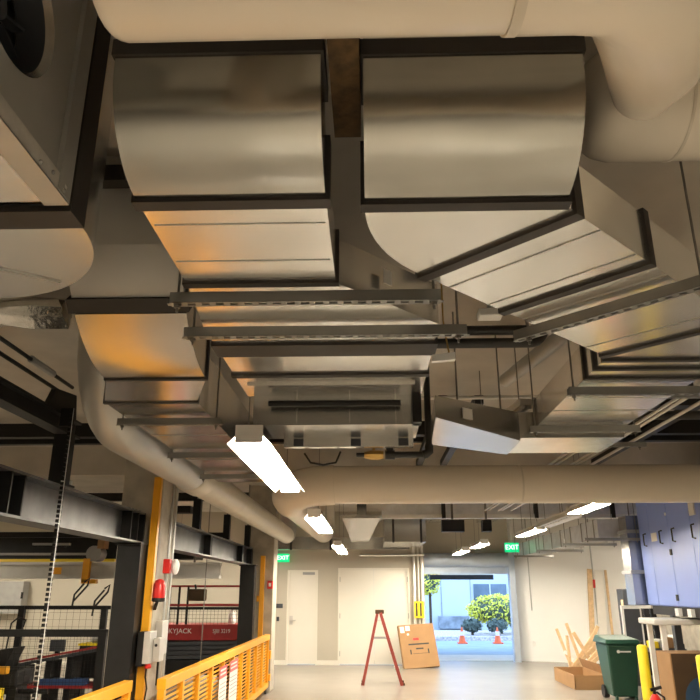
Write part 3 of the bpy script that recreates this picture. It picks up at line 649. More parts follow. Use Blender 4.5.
MB().tube([(-4.68, 12.12, 2.28), (-4.68, 12.4, 2.28)], .13, 14).build('motor', 'grey', t); Bx(-4.62, -4.5, 12.1, 12.3, 2.36, 2.5).build('junction_box', 'card', t)
for k, (x, z) in enumerate(((-4.75, 1.8), (-4.4, 1.7), (-4.05, 1.75))):
    tag(MB().tube([(x, 12.05, z), (x-.14, 12.05, z-.17), (x-.16, 12.05, z-.4), (x-.15, 12.05, z-.28), (x+.06, 12.05, z-.03), (x+.08, 12.05, z+.08), (x, 12.05, z+.02)], .016, 6).build('hanging_sling', 'black'),
        ('loop sling hanging under the yellow hoist', 'loop sling hanging right of the hoist, middle one', 'loop sling hanging beside the near column post')[k], 'sling', 'slings under the monorail')
t = thing('dark_machine_head', 'long dark machine head under the gantry in the left bay', 'machine', (-5.5, 14, 2.0))
Bx(-9, -3.3, 13.6, 14.2, 2.25, 2.75).build('beam_body', 'black', t); Bx(-9, -5.0, 13.5, 13.62, 2.32, 2.36).build('slot', 'grey', t); Bx(-7, -4.8, 13.5, 13.62, 2.2, 2.25).build('yellow_strip', 'byellow', t)
Bx(-6.4, -5.7, 13.5, 13.6, 2.5, 2.54).build('slot', 'grey', t)
for x in (-8.8, -7.8): Bx(x, x+.15, 13.8, 13.95, 0, 2.25).build('leg', 'black', t)
t = thing('wall_cabinet', 'grey electrical cabinet on the left bay wall', 'cabinet', (-9.0, 18.2, 1.1))
Bx(-9.35, -8.6, 18.0, 18.3, 1.15, 1.9).build('cabinet_body', 'grey', t, bev=.01); Bx(-8.62, -8.58, 17.96, 18.0, 1.5, 1.65).build('latch', 'black', t)
t = thing('workbench', 'long bench with dark red edge behind the mesh fences', 'bench', (-4.6, 11, 0))
MB().hexa([(-5.1,10.8,.66),(-3.75,10.8,.90),(-3.75,11.3,.90),(-5.1,11.3,.66)], [(-5.1,10.8,.70),(-3.75,10.8,.94),(-3.75,11.3,.94),(-5.1,11.3,.70)]).build('sloping_top', 'dgrey', t)
MB().bar((-5.15, 10.79, .715), (-3.75, 10.79, .96), .025, .03).build('red_edge', 'red', t)
Bx(-5.15, -3.75, 10.8, 11.3, .38, .42).build('lower_shelf', 'red', t)
for x in (-5.1, -4.7, -4.4, -3.9): Bx(x, x+.09, 10.85, 11.2, 0, .66+.178*(x+5.1)).build('leg', 'black', t)
Bx(-4.75, -4.1, 10.82, 11.0, .42, .50).build('tray', 'navy', t)
t = thing('display_monitor', 'small dark monitor standing on the bench behind the fence', 'monitor', (-4.65, 11.1, .8))
Bx(-4.78, -4.56, 11.1, 11.14, .84, 1.0).build('screen', 'dgrey', t); Bx(-4.70, -4.64, 11.1, 11.15, .785, .84).build('stand', 'black', t)
t = thing('pump_unit', 'yellow-topped black pump box with grey motor behind the fence', 'pump', (-4.2, 11.6, .5))
Bx(-4.45, -4.0, 11.4, 11.7, .45, .90).build('box', 'black', t); Bx(-4.47, -3.98, 11.38, 11.72, .90, .93).build('lid', 'byellow', t); MB().tube([(-4.3, 11.5, .985), (-4.12, 11.5, .985)], .055, 12).build('motor', 'grey', t)
for x in (-4.43, -4.06): Bx(x, x+.04, 11.45, 11.65, 0, .45).build('leg', 'black', t)
t = thing('clamping_machine', 'black and orange clamping machine at the lower left edge', 'machine', (-4.8, 9.4, 0))
Bx(-5.3, -4.32, 9.2, 9.7, .58, .78).build('body', 'black', t, bev=.03); MB().hexa([(-4.8,9.3,.78),(-4.55,9.3,.78),(-4.55,9.6,.78),(-4.8,9.6,.78)], [(-4.62,9.3,1.0),(-4.45,9.3,1.02),(-4.45,9.6,1.02),(-4.62,9.6,1.0)]).build('arm', 'black', t)
Bx(-4.6, -4.42, 9.1, 9.2, .74, .82).build('orange_clamp', 'yellow', t); Bx(-4.65, -4.45, 9.08, 9.2, .44, .58).build('yellow_base', 'byellow', t)
MB().tube([(-4.45, 9.4, .52), (-4.0, 9.4, .52)], .03, 10).build('shaft', 'black', t); Bx(-4.6, -4.4, 9.35, 9.45, .49, .58).build('bracket', 'black', t)
for x in (-5.2, -4.4): Bx(x-.04, x+.04, 9.3, 9.6, 0, .58).build('leg', 'black', t)
MB().tube([(-4.6, 9.4, 1.0), (-4.58, 9.4, 1.3), (-4.5, 9.4, 1.37), (-4.4, 9.4, 1.34), (-4.42, 9.4, 1.26)], .012, 6).build('hose', 'black', t)
# scissor lift
t = thing('scissor_lift', 'dark red scissor lift with white lettering behind the yellow gate', 'scissor lift', (-3.2, 14.7, 0))
lx0, lx1, ly0, ly1 = -4.7, -2.36, 14.2, 14.95
Bx(lx0, lx1, ly0, ly1, .80, 1.08).build('platform', 'red', t, bev=.01)
Bx(lx0+.05, lx1-.05, ly0+.05, ly1-.05, .2, .45).build('chassis', 'black', t)
sc_ = MB()
for i in range(4): sc_.bar((lx0+.2, ly0+.1, .48+i*.08), (lx1-.2, ly0+.1, .52+i*.08), .05, .06)
sc_.build('scissor_stack', 'dgrey', t); Bx(lx0+.1, lx1-.1, ly0+.3, ly0+.34, .45, .80).build('rear_panel', 'dgrey', t)
for x in (lx0+.35, lx1-.35):
    MB().tube([(x, ly0, .18), (x, ly0+.12, .18)], .18, 18).build('wheel', 'black', t)
    MB().tube([(x, ly1-.12, .18), (x, ly1, .18)], .18, 18).build('wheel', 'black', t)
for x in (lx0+.02, lx0+.8, -3.72, -3.55, lx1-.02): MB().bar((x, ly0+.02, 1.08), (x, ly0+.02, 1.78), .035, .035).build('guard_post', 'red' if x == lx1-.02 else 'black', t)
for z, mt in ((1.77, 'red'), (1.42, 'red'), (1.36, 'black')):
    MB().bar((lx0, ly0+.02, z), (lx1, ly0+.02, z), .035, .035).build('guard_rail', mt, t); MB().bar((lx0, ly1-.02, z), (lx1, ly1-.02, z), .035, .035).build('guard_rail', mt, t)
wm = MB(); k = lx0
while k < lx1: wm.box(k, k+.005, ly0+.02, ly0+.025, 1.08, 1.36); k += .07
for i in range(4): wm.box(lx0, lx1, ly0+.02, ly0+.025, 1.12+i*.065, 1.125+i*.065)
wm.build('wire_mesh', 'black', t)
Bx(-3.55, -3.2, ly0-.02, ly0+.12, 1.50, 1.72).build('control_box', 'card_dark', t, bev=.03); MB().tube([(-3.4, ly0, 1.72), (-3.42, ly0, 1.8)], .02, 8).build('joystick', 'black', t)
text('SKYJACK', 'paper', .12, (-3.68, ly0-.003, .96), FRONT, t, squash=1.05)
text('SJIII 3219', 'paper', .10, (-2.86, ly0-.003, .96), FRONT, t, squash=.9)
t = thing('jug', 'small white jug standing on the red lift platform', 'jug', (-2.72, 14.4, 1.08))
MB().lathe((-2.72, 14.45, 1.083), [(.07, 0), (.075, .02), (.075, .17), (.035, .23), (.03, .26)], 14).build('body', 'whitemetal', t); MB().tube([(-2.68, 14.45, 1.33), (-2.64, 14.45, 1.28), (-2.65, 14.45, 1.22)], .01, 6).build('handle', 'whitemetal', t)
pipe('drop_cable', 'thin grey cable hanging in front of the red lift', [(-2.68, 11.8, 3.595), (-2.68, 11.8, .6)], .008, 'rod', cat='cable', n=6)

# ------------------------------------------------------------------ back wall items
def exit_sign(label, x, y, z, w=.32, h=.2):
    t = thing('exit_sign', label, 'sign', (x, y, z))
    Bx(x-w/2, x+w/2, y, y+.05, z, z+h).build('sign_box', 'exit', t, bev=.006)
    text('EXIT', 'exitw', h*.72, (x, y-.004, z+h/2), FRONT, t)
    return t
t = exit_sign('green exit sign above the single door on the back wall', -2.22, 18.2, 2.36); Bx(-2.28, -2.16, 18.25, 18.3, 2.4, 2.5).build('wall_mount', 'whitemetal', t)
t = exit_sign('green exit sign hanging beside the loading door', 3.38, 17.6, 2.56, .34, .22); MB().tube([(3.38, 17.63, 2.78), (3.38, 17.63, CZ-.005)], .012, 6).build('drop_rod', 'whitemetal', t)
tag(Bx(-2.36, -2.2, 18.28, 18.3, 1.28, 1.38).build('door_sign', 'dgrey'), 'black room sign plate left of the single door', 'sign')
tag(Bx(-2.34, -2.28, 18.27, 18.3, .98, 1.08).build('card_reader', 'dgrey'), 'small black card reader below the room sign', 'switch')  # small wall plate, taken for a card reader
for x, nm in ((1.04, 'left'), (1.15, 'middle'), (1.24, 'right')):
    pipe('wall_pipe', 'cream vertical pipe beside the double door, %s of three' % nm, [(x, 18.24, 0), (x, 18.24, 3.5)], .035 if nm != 'middle' else .02, 'white', 'cream wall pipes', 'pipe', 10)
t = thing('placard_sign', 'yellow placard with black lettering tied to the cream wall pipes', 'sign', (1.12, 18.15, 1.1))
Bx(1.02, 1.26, 18.16, 18.18, 1.06, 1.44).build('plate', 'byellow', t)
k = MB()
for i in range(2): k.box(1.06+i*.1, 1.10+i*.1, 18.155, 18.16, 1.1, 1.4)
k.build('printed_marks', 'ink', t)
t = thing('cardboard_carton', 'flat brown cardboard carton leaning beside the loading door', 'box', (1.0, 17.6, 0))
mt = Matrix.Translation((1.14, 17.55, 0)) @ Matrix.Rotation(math.radians(14), 4, 'Z') @ Matrix.Rotation(math.radians(-17), 4, 'X') @ Matrix.Rotation(math.radians(-3), 4, 'Y')
Bx(-.43, .43, 0, .12, .02, .98).xform(mt).build('carton_body', 'card', t, bev=.006)
Bx(-.12, .02, -.004, 0, .62, .67).xform(mt).build('red_logo', 'brightred', t)
kk = MB(); kk.box(-.25, .25, -.003, 0, .52, .55); kk.box(-.08, .10, -.003, 0, .42, .45); kk.box(-.17, .19, -.003, 0, .325, .333)
kk.box(-.23, -.20, -.003, 0, .32, .42); kk.box(.20, .23, -.003, 0, .32, .42); kk.build('printed_marks', 'ink', t)
Bx(-.41, -.32, -.003, 0, .82, .95).xform(mt)
kk2 = MB().box(-.40, -.30, -.003, 0, .80, .94).box(-.27, -.16, -.003, 0, .84, .95).box(-.25, -.2, -.003, 0, .74, .78).xform(mt); kk2.build('paper_label', 'paper', t)
for o in t.children:
    if o.name.startswith('printed_marks') or o.name.startswith('red_logo'):
        pass
o = [c for c in t.children if c.name.startswith('printed_marks')][0]
o.data.transform(Matrix.Translation(-V(t.location)) @ mt @ Matrix.Translation(V(t.location)))
# step ladder
t = thing('step_ladder', 'red step ladder standing open in front of the double doors', 'ladder', (.18, 14.75, 0))
ly = 14.55
for y in (ly, ly+.42):
    k = .06 if y == ly else .36
    MB().bar((.55, y, 0), (.16, ly+.05+(.28 if y > ly else 0), 1.28), .06, .15).build('front_rail', 'ladder_red', t)
    MB().bar((-.19, y, 0), (.10, ly+.05+(.28 if y > ly else 0), 1.26), .05, .09).build('rear_rail', 'ladder_red', t)
    MB().bar((-.005, y+(.02 if y == ly else -.05), .82), (.31, y+(.02 if y == ly else -.05), .82), .015, .02).build('spreader', 'grey', t)
    Bx(.52, .60, y-.03, y+.03, 0, .04).build('foot_cap', 'card_dark', t); Bx(-.22, -.16, y-.03, y+.03, 0, .04).build('foot_cap', 'card_dark', t)
Bx(.06, .23, ly+.03, ly+.36, 1.26, 1.33).build('top_cap', 'card_dark', t, bev=.01)
for i in range(4):
    z = .28+i*.26; x = .55-.39*z/1.28; Bx(x-.05, x+.04, ly+.03, ly+.39-.03*i, z, z+.025).build('step', 'steelrail', t)

# ------------------------------------------------------------------ far ceiling ductwork
t = thing('exhaust_hood', 'grey tapered exhaust hood hanging before the back wall', 'hood', (-.2, 15, 2.6))
MB().skin([[(-.42,14.9,2.66),(-.05,14.9,2.66),(-.05,15.3,2.66),(-.42,15.3,2.66)], [(-.60,14.8,3.1),(.18,14.8,3.1),(.18,15.5,3.1),(-.60,15.5,3.1)]]).build('hopper', 'galv_lit', t)
Bx(-.64, .22, 14.76, 15.54, 3.1, 3.17).build('hood_rim', 'galv_lit', t); Bx(-.3, -.1, 15, 15.2, 3.17, CZ).build('neck', 'galv', t)
t = thing('air_duct', 'grey box duct end with dark edges right of the exhaust hood', 'air duct', (.7, 15, 2.6))
Bx(.26, 1.1, 14.6, 16.6, 2.62, 3.15).build('duct_body', 'galv', t)
MB().tube([(.7, 15.6, 3.15), (.7, 15.6, CZ-.005)], .008, 6).build('hanger_rod', 'rod', t)
for x in (.42, .98): Bx(x, x+.04, 14.58, 14.62, 2.60, 3.17).build('standing_edge', 'flange', t)
t = thing('air_duct', 'long galvanised duct crossing above the loading door, lit bottom edge painted as a white strip', 'air duct', (3.0, 13.5, 3.0))
Bx(.2, 4.9, 13.3, 13.9, 3.0, 3.3).build('duct_body', 'galv_matte', t); Bx(.2, 4.9, 13.25, 13.3, 2.95, 3.02).build('edge_angle_or_lit_strip', 'whitemetal', t)  # white strip paints the light caught along the duct's bottom edge
for x in (1.3, 3.0, 4.4): Bx(x, x+.07, 13.23, 13.3, 2.95, 3.35).build('strap', 'flange', t)
for x, nm in ((1.45, 'wider'), (2.05, 'narrower')):
    t = thing('junction_box', 'black box under the long far duct, %s of two' % nm, 'junction box', (x, 12.9, 2.8), 'black boxes under the far duct')
    Bx(x-.2 if nm == 'wider' else x-.08, x+.2 if nm == 'wider' else x+.08, 12.8, 13.0, 2.68, 2.88).build('box', 'black', t)
    MB().tube([(x, 12.9, 2.88), (x, 12.9, CZ-.005)], .02, 6).build('drop_rod', 'rod', t)
for x, y, nm in ((1.2, 16.4, 'left'), (1.68, 16.4, 'middle'), (2.9, 16.4, 'right')):
    t = thing('cable_tray', 'silver cable tray under the ceiling before the loading door, %s one' % nm, 'cable tray', (x, y, 2.75), 'cable trays before the loading door')
    Bx(x-.2, x+.2, y-2.2, y+2.2, 3.34, 3.36).build('tray_floor', 'galv_lit', t)
    for sg in (-.2, .2): Bx(x+sg-.008, x+sg+.008, y-2.2, y+2.2, 3.34, 3.42).build('tray_side', 'galv_lit', t)
    for dy in (-1.6, 1.6): MB().tube([(x, y+dy, 3.36), (x, y+dy, CZ-.005)], .008, 6).build('drop_rod', 'rod', t)
t = thing('air_duct', 'small silver box duct along the back wall above the single door', 'air duct', (-1.4, 17.6, 2.6))
Bx(-2.4, .9, 17.3, 17.7, 2.62, 2.9).build('duct_body', 'galv', t)
for x in (-2.2, .6): MB().tube([(x, 17.5, 2.9), (x, 17.5, CZ-.005)], .008, 6).build('hanger_rod', 'rod', t)
for x in (-1.95, -1.0): Bx(x, x+.05, 17.28, 17.32, 2.6, 2.92).build('standing_edge', 'flange', t)
pipe('wall_conduit', 'thin conduit along the top of the back wall above the double doors', [(-.3, 18.2, 2.52), (1.3, 18.2, 2.52)], .03, 'galv_lit', cat='conduit')
# right duct run
t = thing('air_duct', 'ribbed galvanised duct running along the right side to the exit sign', 'air duct', (3.9, 15, 2.49))
Bx(3.70, 4.12, 11.89, 19.1, 2.50, 2.80).build('duct_body', 'galv_matte', t)
for i in range(10):
    y = 12.1+i*.72; flange(sec(3.91, y, 0, .42, 2.5, 2.8), (0,1,0), .03, .012).build('rib', 'grey', t)
t = thing('drop_duct', 'galvanised duct dropping down the left side of the blue cabinet', 'air duct', (4.17, 11.7, 1.48))
Bx(4.03, 4.30, 11.5, 11.85, 1.48, 2.82).build('duct_body', 'galv', t)
MB().tube([(4.16, 11.7, 2.82), (4.16, 11.7, CZ-.005)], .01, 6).build('hanger_rod', 'rod', t)
for z in (2.55, 1.94): Bx(4.0, 4.33, 11.46, 11.88, z, z+.05).build('band', 'galv_dull', t)
for y, nm in ((11.3, 'nearest'), (12.6, 'second'), (14.6, 'third'), (17.0, 'farthest')):
    trapeze('black strut hanger under the right ribbed duct, %s of four' % nm, (3.3, y), (4.14 if y < 12 else 4.21, y), 'strut hangers under the ribbed duct', z=2.42, inset=.04)
pipe('wall_drop', 'thin white conduit down the white wall right of the loading door', [(4.1, 19.31, 3.5), (4.1, 19.31, 1.2)], .014, 'galv_dull', cat='conduit')
pipe('wall_drop', 'thin conduit down the white wall behind the leaning boards', [(5.60, 18.80, 3.5), (5.60, 18.80, .9)], .018, 'galv_dull', cat='conduit')
tag(Bx(5.56, 5.64, 18.72, 18.79, 1.75, 1.95).build('alarm_box', 'brightred'), 'small red alarm box on the conduit behind the leaning boards', 'alarm')
tag(Bx(4.05, 4.13, 19.30, 19.325, .35, .47).build('wall_outlet', 'whitemetal'), 'white outlet low on the wall right of the loading door', 'outlet')

# ------------------------------------------------------------------ right side
t = thing('machine_cabinet', 'large periwinkle blue machine cabinet with black handles at the right edge', 'machine', (5.2, 10.3, 1.45))
Bx(4.2, 6.4, 8.6, 11.42, 1.48, 3.1).build('cabinet_body', 'machine', t, bev=.01)
ys_ = [8.62, 9.55, 10.28, 10.98, 11.40]
for i in range(4): Bx(4.18, 4.2, ys_[i]+.006, ys_[i+1]-.006, 1.5, 3.08).build('door_panel', 'machine', t)
for y in (9.45, 10.08, 10.52, 11.14):
    MB().tube([(4.18, y, 2.33), (4.14, y, 2.34), (4.14, y, 2.50), (4.18, y, 2.51)], .011, 8).build('handle', 'black', t)
Bx(4.172, 4.18, 10.72, 10.92, 2.38, 2.50).build('sticker', 'paper', t)
for z in (1.6, 2.2): Bx(4.165, 4.18, 10.25, 10.31, z-.04, z+.04).build('latch', 'black', t)
MB().tube([(4.18, 10.3, 2.72), (4.17, 10.3, 2.72)], .022, 12).build('knob', 'whitemetal', t)
Bx(4.16, 4.18, 9.35, 9.5, 2.62, 3.05).build('notice', 'paper', t)
Bx(4.22, 6.4, 8.7, 11.35, 1.36, 1.48).build('base_frame', 'black', t)
for y in (8.8, 11.1):
    for x in (4.4, 6.1): Bx(x, x+.1, y, y+.1, 0, 1.36).build('leg', 'dgrey', t)
for y in (9.9, 10.3): Bx(4.17, 4.22, y, y+.12, 1.36, 1.46).build('clip', 'whitemetal', t)
t = thing('work_table', 'cream steel table frame below the blue cabinet', 'table', (4.3, 10.55, 0))
Bx(3.80, 4.9, 10.25, 10.85, 1.25, 1.33).build('top_beam', 'white', t, bev=.02)
for x in (3.93, 4.8):
    for y in (10.31, 10.79): Bx(x-.03, x+.03, y-.03, y+.03, 0, 1.25).build('leg', 'white', t)
Bx(3.93, 4.8, 10.29, 10.33, .6, .66).build('cross_rail', 'white', t)
t = thing('display_carton', 'dark printed cardboard carton with blue print behind the yellow bollards', 'box', (4.1, 9.85, 0))
Bx(3.72, 4.6, 9.65, 10.1, 0, .95).build('carton_body', 'card', t)
Bx(3.735, 4.6, 9.64, 9.65, 0, .945).build('front_print', 'card_dark', t)
bp_ = MB(); bp_.skin([[(4.10+.26*math.cos(a), 9.635, .43+.26*math.sin(a)) for a in [2*PI*k/24 for k in range(24)]], [(4.10+.26*math.cos(a), 9.64, .43+.26*math.sin(a)) for a in [2*PI*k/24 for k in range(24)]]])
bp_.build('blue_print', 'blueprint', t); Bx(3.98, 4.13, 9.635, 9.64, .80, .84).build('black_print', 'ink', t)
def bollard(label, x, y):
    t = thing('bollard', label, 'bollard', (x, y, 0), 'yellow bollards')
    MB().lathe((x, y, 0), [(.062, 0), (.062, 1.04), (.05, 1.06), (.02, 1.066)], 20).build('post', 'byellow', t); Bx(x-.1, x+.1, y-.1, y+.1, 0, .012).build('base_plate', 'grey', t)
bollard('yellow bollard right of the green bin', 3.30, 9.4); bollard('yellow bollard at the lower right edge, in front of the dark carton', 3.41, 8.0)
t = thing('fire_extinguisher', 'red fire extinguisher between the two yellow bollards', 'fire extinguisher', (3.15, 8.75, 0))
MB().lathe((3.15, 8.75, 0), [(.07, 0), (.075, .02), (.075, .52), (.04, .58), (.025, .6)], 16).build('cylinder', 'brightred', t)
MB().lathe((3.15, 8.75, .25), [(.077, 0), (.077, .15)], 16).build('label_band', 'paper', t); MB().bar((3.11, 8.75, .64), (3.23, 8.75, .67), .03, .03).tube([(3.15, 8.75, .58), (3.15, 8.75, .64)], .018, 8).build('valve_lever', 'black', t)
MB().tube([(3.17, 8.75, .62), (3.24, 8.73, .57), (3.245, 8.72, .35)], .012, 8).build('hose', 'black', t)
t = thing('wheeled_bin', 'dark green wheeled bin with white emblem next to the open box', 'bin', (4.08, 12.9, 0))
MB().skin([[(3.90,12.66,.06),(4.30,12.66,.06),(4.30,13.1,.06),(3.90,13.1,.06)], [(3.84,12.56,.86),(4.36,12.56,.86),(4.36,13.2,.86),(3.84,13.2,.86)]]).build('body', 'green', t, bev=.03)
MB().skin([[(3.81,12.52,.86),(4.39,12.52,.86),(4.39,13.24,.86),(3.81,13.24,.86)], [(3.83,12.56,.93),(4.37,12.56,.93),(4.35,13.2,.97),(3.85,13.2,.97)]]).build('lid', 'green', t, bev=.015)
for x in (3.86, 4.28): MB().tube([(x, 13.08, .1), (x+.08, 13.08, .1)], .1, 16).build('wheel', 'black', t)
MB().tube([(4.36, 13.2, .9), (4.42, 13.24, .9), (4.42, 13.24, .8)], .015, 8).build('handle', 'green', t)
em = MB(); em.box(4.05, 4.22, 12.553, 12.563, .735, .755); em.tube([(4.02, 12.57, .745), (4.02, 12.55, .745)], .025, 10); em.build('emblem', 'paper', t)
Bx(3.93, 3.96, 12.62, 12.7, 0, .08).box(4.24, 4.27, 12.62, 12.7, 0, .08).build('foot', 'green', t)
t = thing('open_box', 'long low open cardboard box on the floor left of the green bin', 'box', (3.8, 14.4, 0))
a0, a1, b0, b1 = 3.64, 4.22, 14.0, 15.5
Bx(a0, a1, b0, b1, 0, .01).build('base', 'card', t)
for nm_, c_ in (('side_panel', (a0, a0+.012, b0, b1)), ('side_panel', (a1-.012, a1, b0, b1)), ('end_panel', (a0, a1, b0, b0+.012)), ('end_panel', (a0, a1, b1-.012, b1))):
    Bx(*c_, .01, .24).build(nm_, 'card', t)
MB().hexa([(a1,14.0,.235),(a1,15.5,.235),(a1+.01,15.5,.24),(a1+.01,14.0,.24)], [(a1-.10,14.1,.42),(a1-.10,15.4,.42),(a1-.09,15.4,.42),(a1-.09,14.1,.42)]).build('flap', 'card', t)
# wooden offcuts heap behind the box
random.seed(11)
oc = ['pale wooden offcut leaning out behind the open box, tallest of the heap', 'pale wooden offcut lying flat on the heap behind the open box', 'pale wooden offcut crossing the heap from left to right', 'short wooden offcut standing at the left of the heap', 'wooden offcut pointing toward the green bin', 'wooden offcut tilted left at the middle of the heap', 'wooden offcut near the top of the heap behind the box', 'wooden offcut low at the front of the heap', 'white-painted slat lying across the middle of the heap', 'wooden offcut rising to the right at the heap front', 'short wooden offcut hooked onto the tallest one', 'wooden offcut at the right back of the heap']
oz = [((4.3,16.4,0),(4.0,16.6,1.05)), ((4.1,16.0,.55),(4.9,16.4,.6)), ((4.15,15.9,.1),(4.9,16.1,.75)), ((4.08,16.2,0),(4.06,16.25,.8)), ((4.35,15.75,.1),(4.85,15.7,.62)), ((4.7,16.1,.1),(4.25,16.2,.85)), ((4.1,16.3,.72),(4.75,16.5,.86)), ((4.15,15.7,.25),(4.6,15.75,.1)), ((4.1,15.85,.45),(4.95,15.95,.4)), ((4.2,15.65,.02),(4.75,15.8,.52)), ((4.02,16.45,.9),(4.3,16.2,.55)), ((4.4,16.45,.02),(4.95,16.3,.95))]
for iy, (l_, (p_, q_)) in enumerate(zip(oc, oz)):
    lo_ = min(p_[2], q_[2]); p_ = (p_[0], 0, .035 if p_[2] == lo_ else p_[2]); q_ = (q_[0], 0, .035 if q_[2] == lo_ else q_[2])
    p_ = (p_[0], 15.62+.095*iy, p_[2]); q_ = (q_[0], 15.62+.095*iy, q_[2])
    tag(MB().bar(p_, q_, .05, .07).build('wooden_offcut', 'whitemetal' if 'white' in l_ else 'wood'), l_, 'wood offcut', 'wooden offcuts behind the box')
for nm_, p_, q_, w_, h_, mt_ in (('orange-brown timber stud leaning on the white wall, leftmost', (5.30,18.5,0), (5.52,18.78,2.2), .12, .05, 'wood'), ('wide white board leaning on the wall between timber studs', (5.55,18.42,0), (5.72,18.70,2.17), .2, .03, 'white'), ('thin timber stud leaning right of the white board', (5.78,18.35,0), (5.87,18.64,2.17), .05, .05, 'wood')):
    tag(MB().bar(p_, q_, w_, h_).build('leaning_board', mt_), nm_, 'board', 'boards leaning on the white wall')
tag(MB().bar((4.85,14.5,0), (5.05,15.2,1.5), .04, .06).build('leaning_board', 'wood'), 'short slanted timber behind the charcoal panel', 'board', 'boards leaning on the white wall')
t = thing('framed_panel', 'tall charcoal panel with white frame standing behind the green bin', 'panel', (5.0, 14.45, 0))
Bx(4.80, 5.1, 14.4, 14.46, .02, 1.36).build('panel_face', 'dgrey', t); MB().box(4.76, 5.12, 14.4, 14.47, 1.36, 1.42).box(5.10, 5.13, 14.4, 14.46, 0, 1.36).box(4.76, 4.80, 14.4, 14.46, 0, 1.36).build('white_frame', 'whitemetal', t)
for k, (x, nm_) in enumerate(((5.16, 'left'), (5.28, 'middle'), (5.40, 'right'))):
    tag(MB().hexa([(x,14.35,0),(x+.09,14.35,0),(x+.09,14.43,0),(x,14.43,0)], [(x,14.65,1.36),(x+.09,14.65,1.36),(x+.09,14.73,1.36),(x,14.73,1.36)]).build('black_sheet', 'black'), 'narrow black sheet leaning beside the charcoal panel, %s of three' % nm_, 'sheet', 'narrow black sheets')
tag(Bx(5.42, 5.7, 16.2, 16.6, 0, 1.72).build('electrical_cabinet', 'dgrey', bev=.01), 'grey cabinet peeking out behind the charcoal panel', 'cabinet')
t = thing('tool_cart', 'cluttered dark tool cart behind the first yellow bollard', 'cart', (4.6, 11.6, 0))
Bx(4.35, 4.9, 12.0, 12.5, .35, .40).build('lower_shelf', 'dgrey', t); Bx(4.35, 4.9, 12.0, 12.5, .78, .83).build('upper_shelf', 'dgrey', t)
for x in (4.37, 4.86):
    for y in (12.03, 12.46): Bx(x-.02, x+.02, y-.02, y+.02, 0, .9).build('leg', 'black', t)
for i, (mt_, nm_) in enumerate((('byellow', 'yellow'), ('grey', 'grey'), ('card', 'brown'), ('whitemetal', 'white'))):
    tag(Bx(4.40+i*.115, 4.50+i*.115, 12.05, 12.3, .832, .93+.03*i).build('tool_box', mt_, bev=.008), 'small %s box on top of the tool cart' % nm_, 'box', 'boxes on the tool cart')

# ------------------------------------------------------------------ outside
struct(Bx(-12, 22, 19.35, 45, -.14, -.02).build('ground_outside', 'asphalt'))
tag(Bx(-12, 22, 19.5, 21.2, -.02, 0).build('pavement', 'pave'), 'pale pavement just outside the loading door', 'pavement', kind='structure')
tag(Bx(-12, 22, 27.2, 31.5, -.02, .12).build('gravel_bed', 'gravel'), 'pale gravel bed beyond the road', 'gravel', kind='stuff')
t = thing('office_building', 'pale panelled building across the road with dark windows', 'building', (4, 34, 0))
Bx(-8, 16, 33, 36, 0, 7).build('facade_wall', 'facade', t)
for x in (-.6, 2.2, 3.05, 4.35): Bx(x, x+.03, 32.98, 33, .2, 7).build('panel_joint', 'stone', t)
for x in (4.5, 6.1): wf = Bx(x, x+1.45, 32.95, 33, 1.0, 1.95).build('window', 'facade_dark', t); Bx(x+.7, x+.75, 32.93, 32.95, 1.0, 1.95).build('mullion', 'facade', wf)
Bx(2.9, 4.2, 32.6, 33, .12, .62).build('planter_box', 'stone', t)
def leafy(name, label, c, rad, n, mat, cat, size=.07):
    mb = MB()
    for i in range(n):
        u = V((random.gauss(0,1), random.gauss(0,1), random.gauss(0,1))).normalized(); k = .75+.25*random.random()
        p = V(c)+V((u.x*rad[0], u.y*rad[1], u.z*rad[2]))*k
        a = V((random.gauss(0,1), random.gauss(0,1), random.gauss(0,1))).normalized()*size; b_ = a.orthogonal().normalized()*size*.6
        mb.add([p-a, p+b_, p+a, p-b_], [(0,1,2,3)])
    t = thing(name, label, cat, (c[0], c[1], 0.1))
    mb.build('foliage', mat, t, smooth=0); MB().ball(c, 1, (rad[0]*.8, rad[1]*.8, rad[2]*.8)).build('inner_growth', 'leafdark', t)
    MB().tube([(c[0], c[1], .125), (c[0], c[1], c[2])], .05, 8).build('stem', 'card_dark', t)
leafy('hedge', 'rounded yellow-green hedge in front of the building outside', (4.95, 29, .98), (1.35, .6, .58), 1500, 'leaf', 'hedge')
leafy('tree', 'yellow-leaved tree at the left edge of the loading opening', (2.15, 27.6, 2.1), (.42, .4, .62), 500, 'leaf', 'tree')
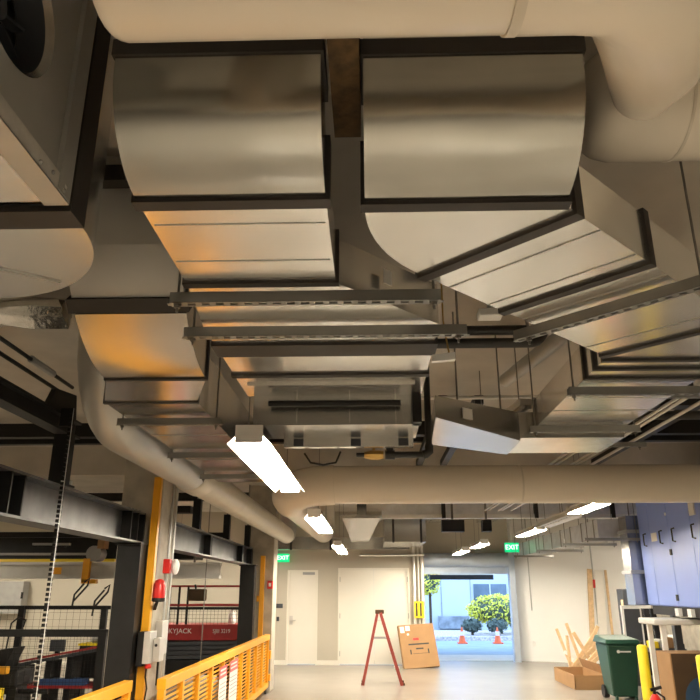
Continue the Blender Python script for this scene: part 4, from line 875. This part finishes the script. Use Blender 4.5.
for x, y, nm in ((3.7, 28.0, 'left'), (4.6, 27.9, 'middle'), (5.5, 28.0, 'right')): leafy('shrub', 'low dark shrub below the yellow hedge, %s of three' % nm, (x, y, .46), (.40, .3, .25), 260, 'leafdark', 'shrub', .06)
def cone(label, x, y):
    t = thing('traffic_cone', label, 'traffic cone', (x, y, -.02), 'traffic cones by the road')
    Bx(x-.16, x+.16, y-.16, y+.16, -.02, .02).build('base', 'conered', t); MB().lathe((x, y, .02), [(.12, 0), (.075, .22)], 14).lathe((x, y, .36), [(.05, 0), (.02, .14)], 14).build('cone_body', 'conered', t); MB().lathe((x, y, .24), [(.075, 0), (.05, .12)], 14).build('reflective_band', 'paper', t)
cone('orange traffic cone by the road, nearer the middle of the opening', 3.05, 25.8); cone('orange traffic cone by the road, at the right of the opening', 4.25, 25.8)
tag(Bx(1.65, 3.45, 21.0, 21.2, 1.98, 2.11).build('canopy_light', 'dgrey'), 'dark linear light bar hanging under the canopy outside', 'light bar')
struct(Bx(-4, 10, 19.5, 23, 2.45, 2.6).build('canopy_outside', 'white'))

# ------------------------------------------------------------------ world, camera, colour
wd_ = bpy.data.worlds.new('daylight'); S.world = wd_; wd_.use_nodes = True
bg = wd_.node_tree.nodes['Background']; bg.inputs[0].default_value = (.42, .64, 1.0, 1); bg.inputs[1].default_value = 4.2
cam = bpy.data.cameras.new('camera'); co = bpy.data.objects.new('camera', cam); COL.objects.link(co)
TH = math.atan(240/700); PS = math.atan(22/700*math.cos(TH))
co.location = (0, 0, 1.7); co.rotation_euler = (PI/2+TH, 0, PS); cam.sensor_width = 36; cam.sensor_height = 36; cam.lens = 36; cam.clip_start = .05
S.camera = co
S.view_settings.view_transform = 'Standard'; S.view_settings.look = 'None'; S.view_settings.gamma = 1; S.view_settings.use_curve_mapping = False
S.view_settings.exposure = 0.14
cy = S.cycles; cy.use_denoising = True; cy.max_bounces = 8; cy.diffuse_bounces = 5; cy.glossy_bounces = 5; cy.sample_clamp_indirect = 6; cy.caustics_reflective = False; cy.caustics_refractive = False
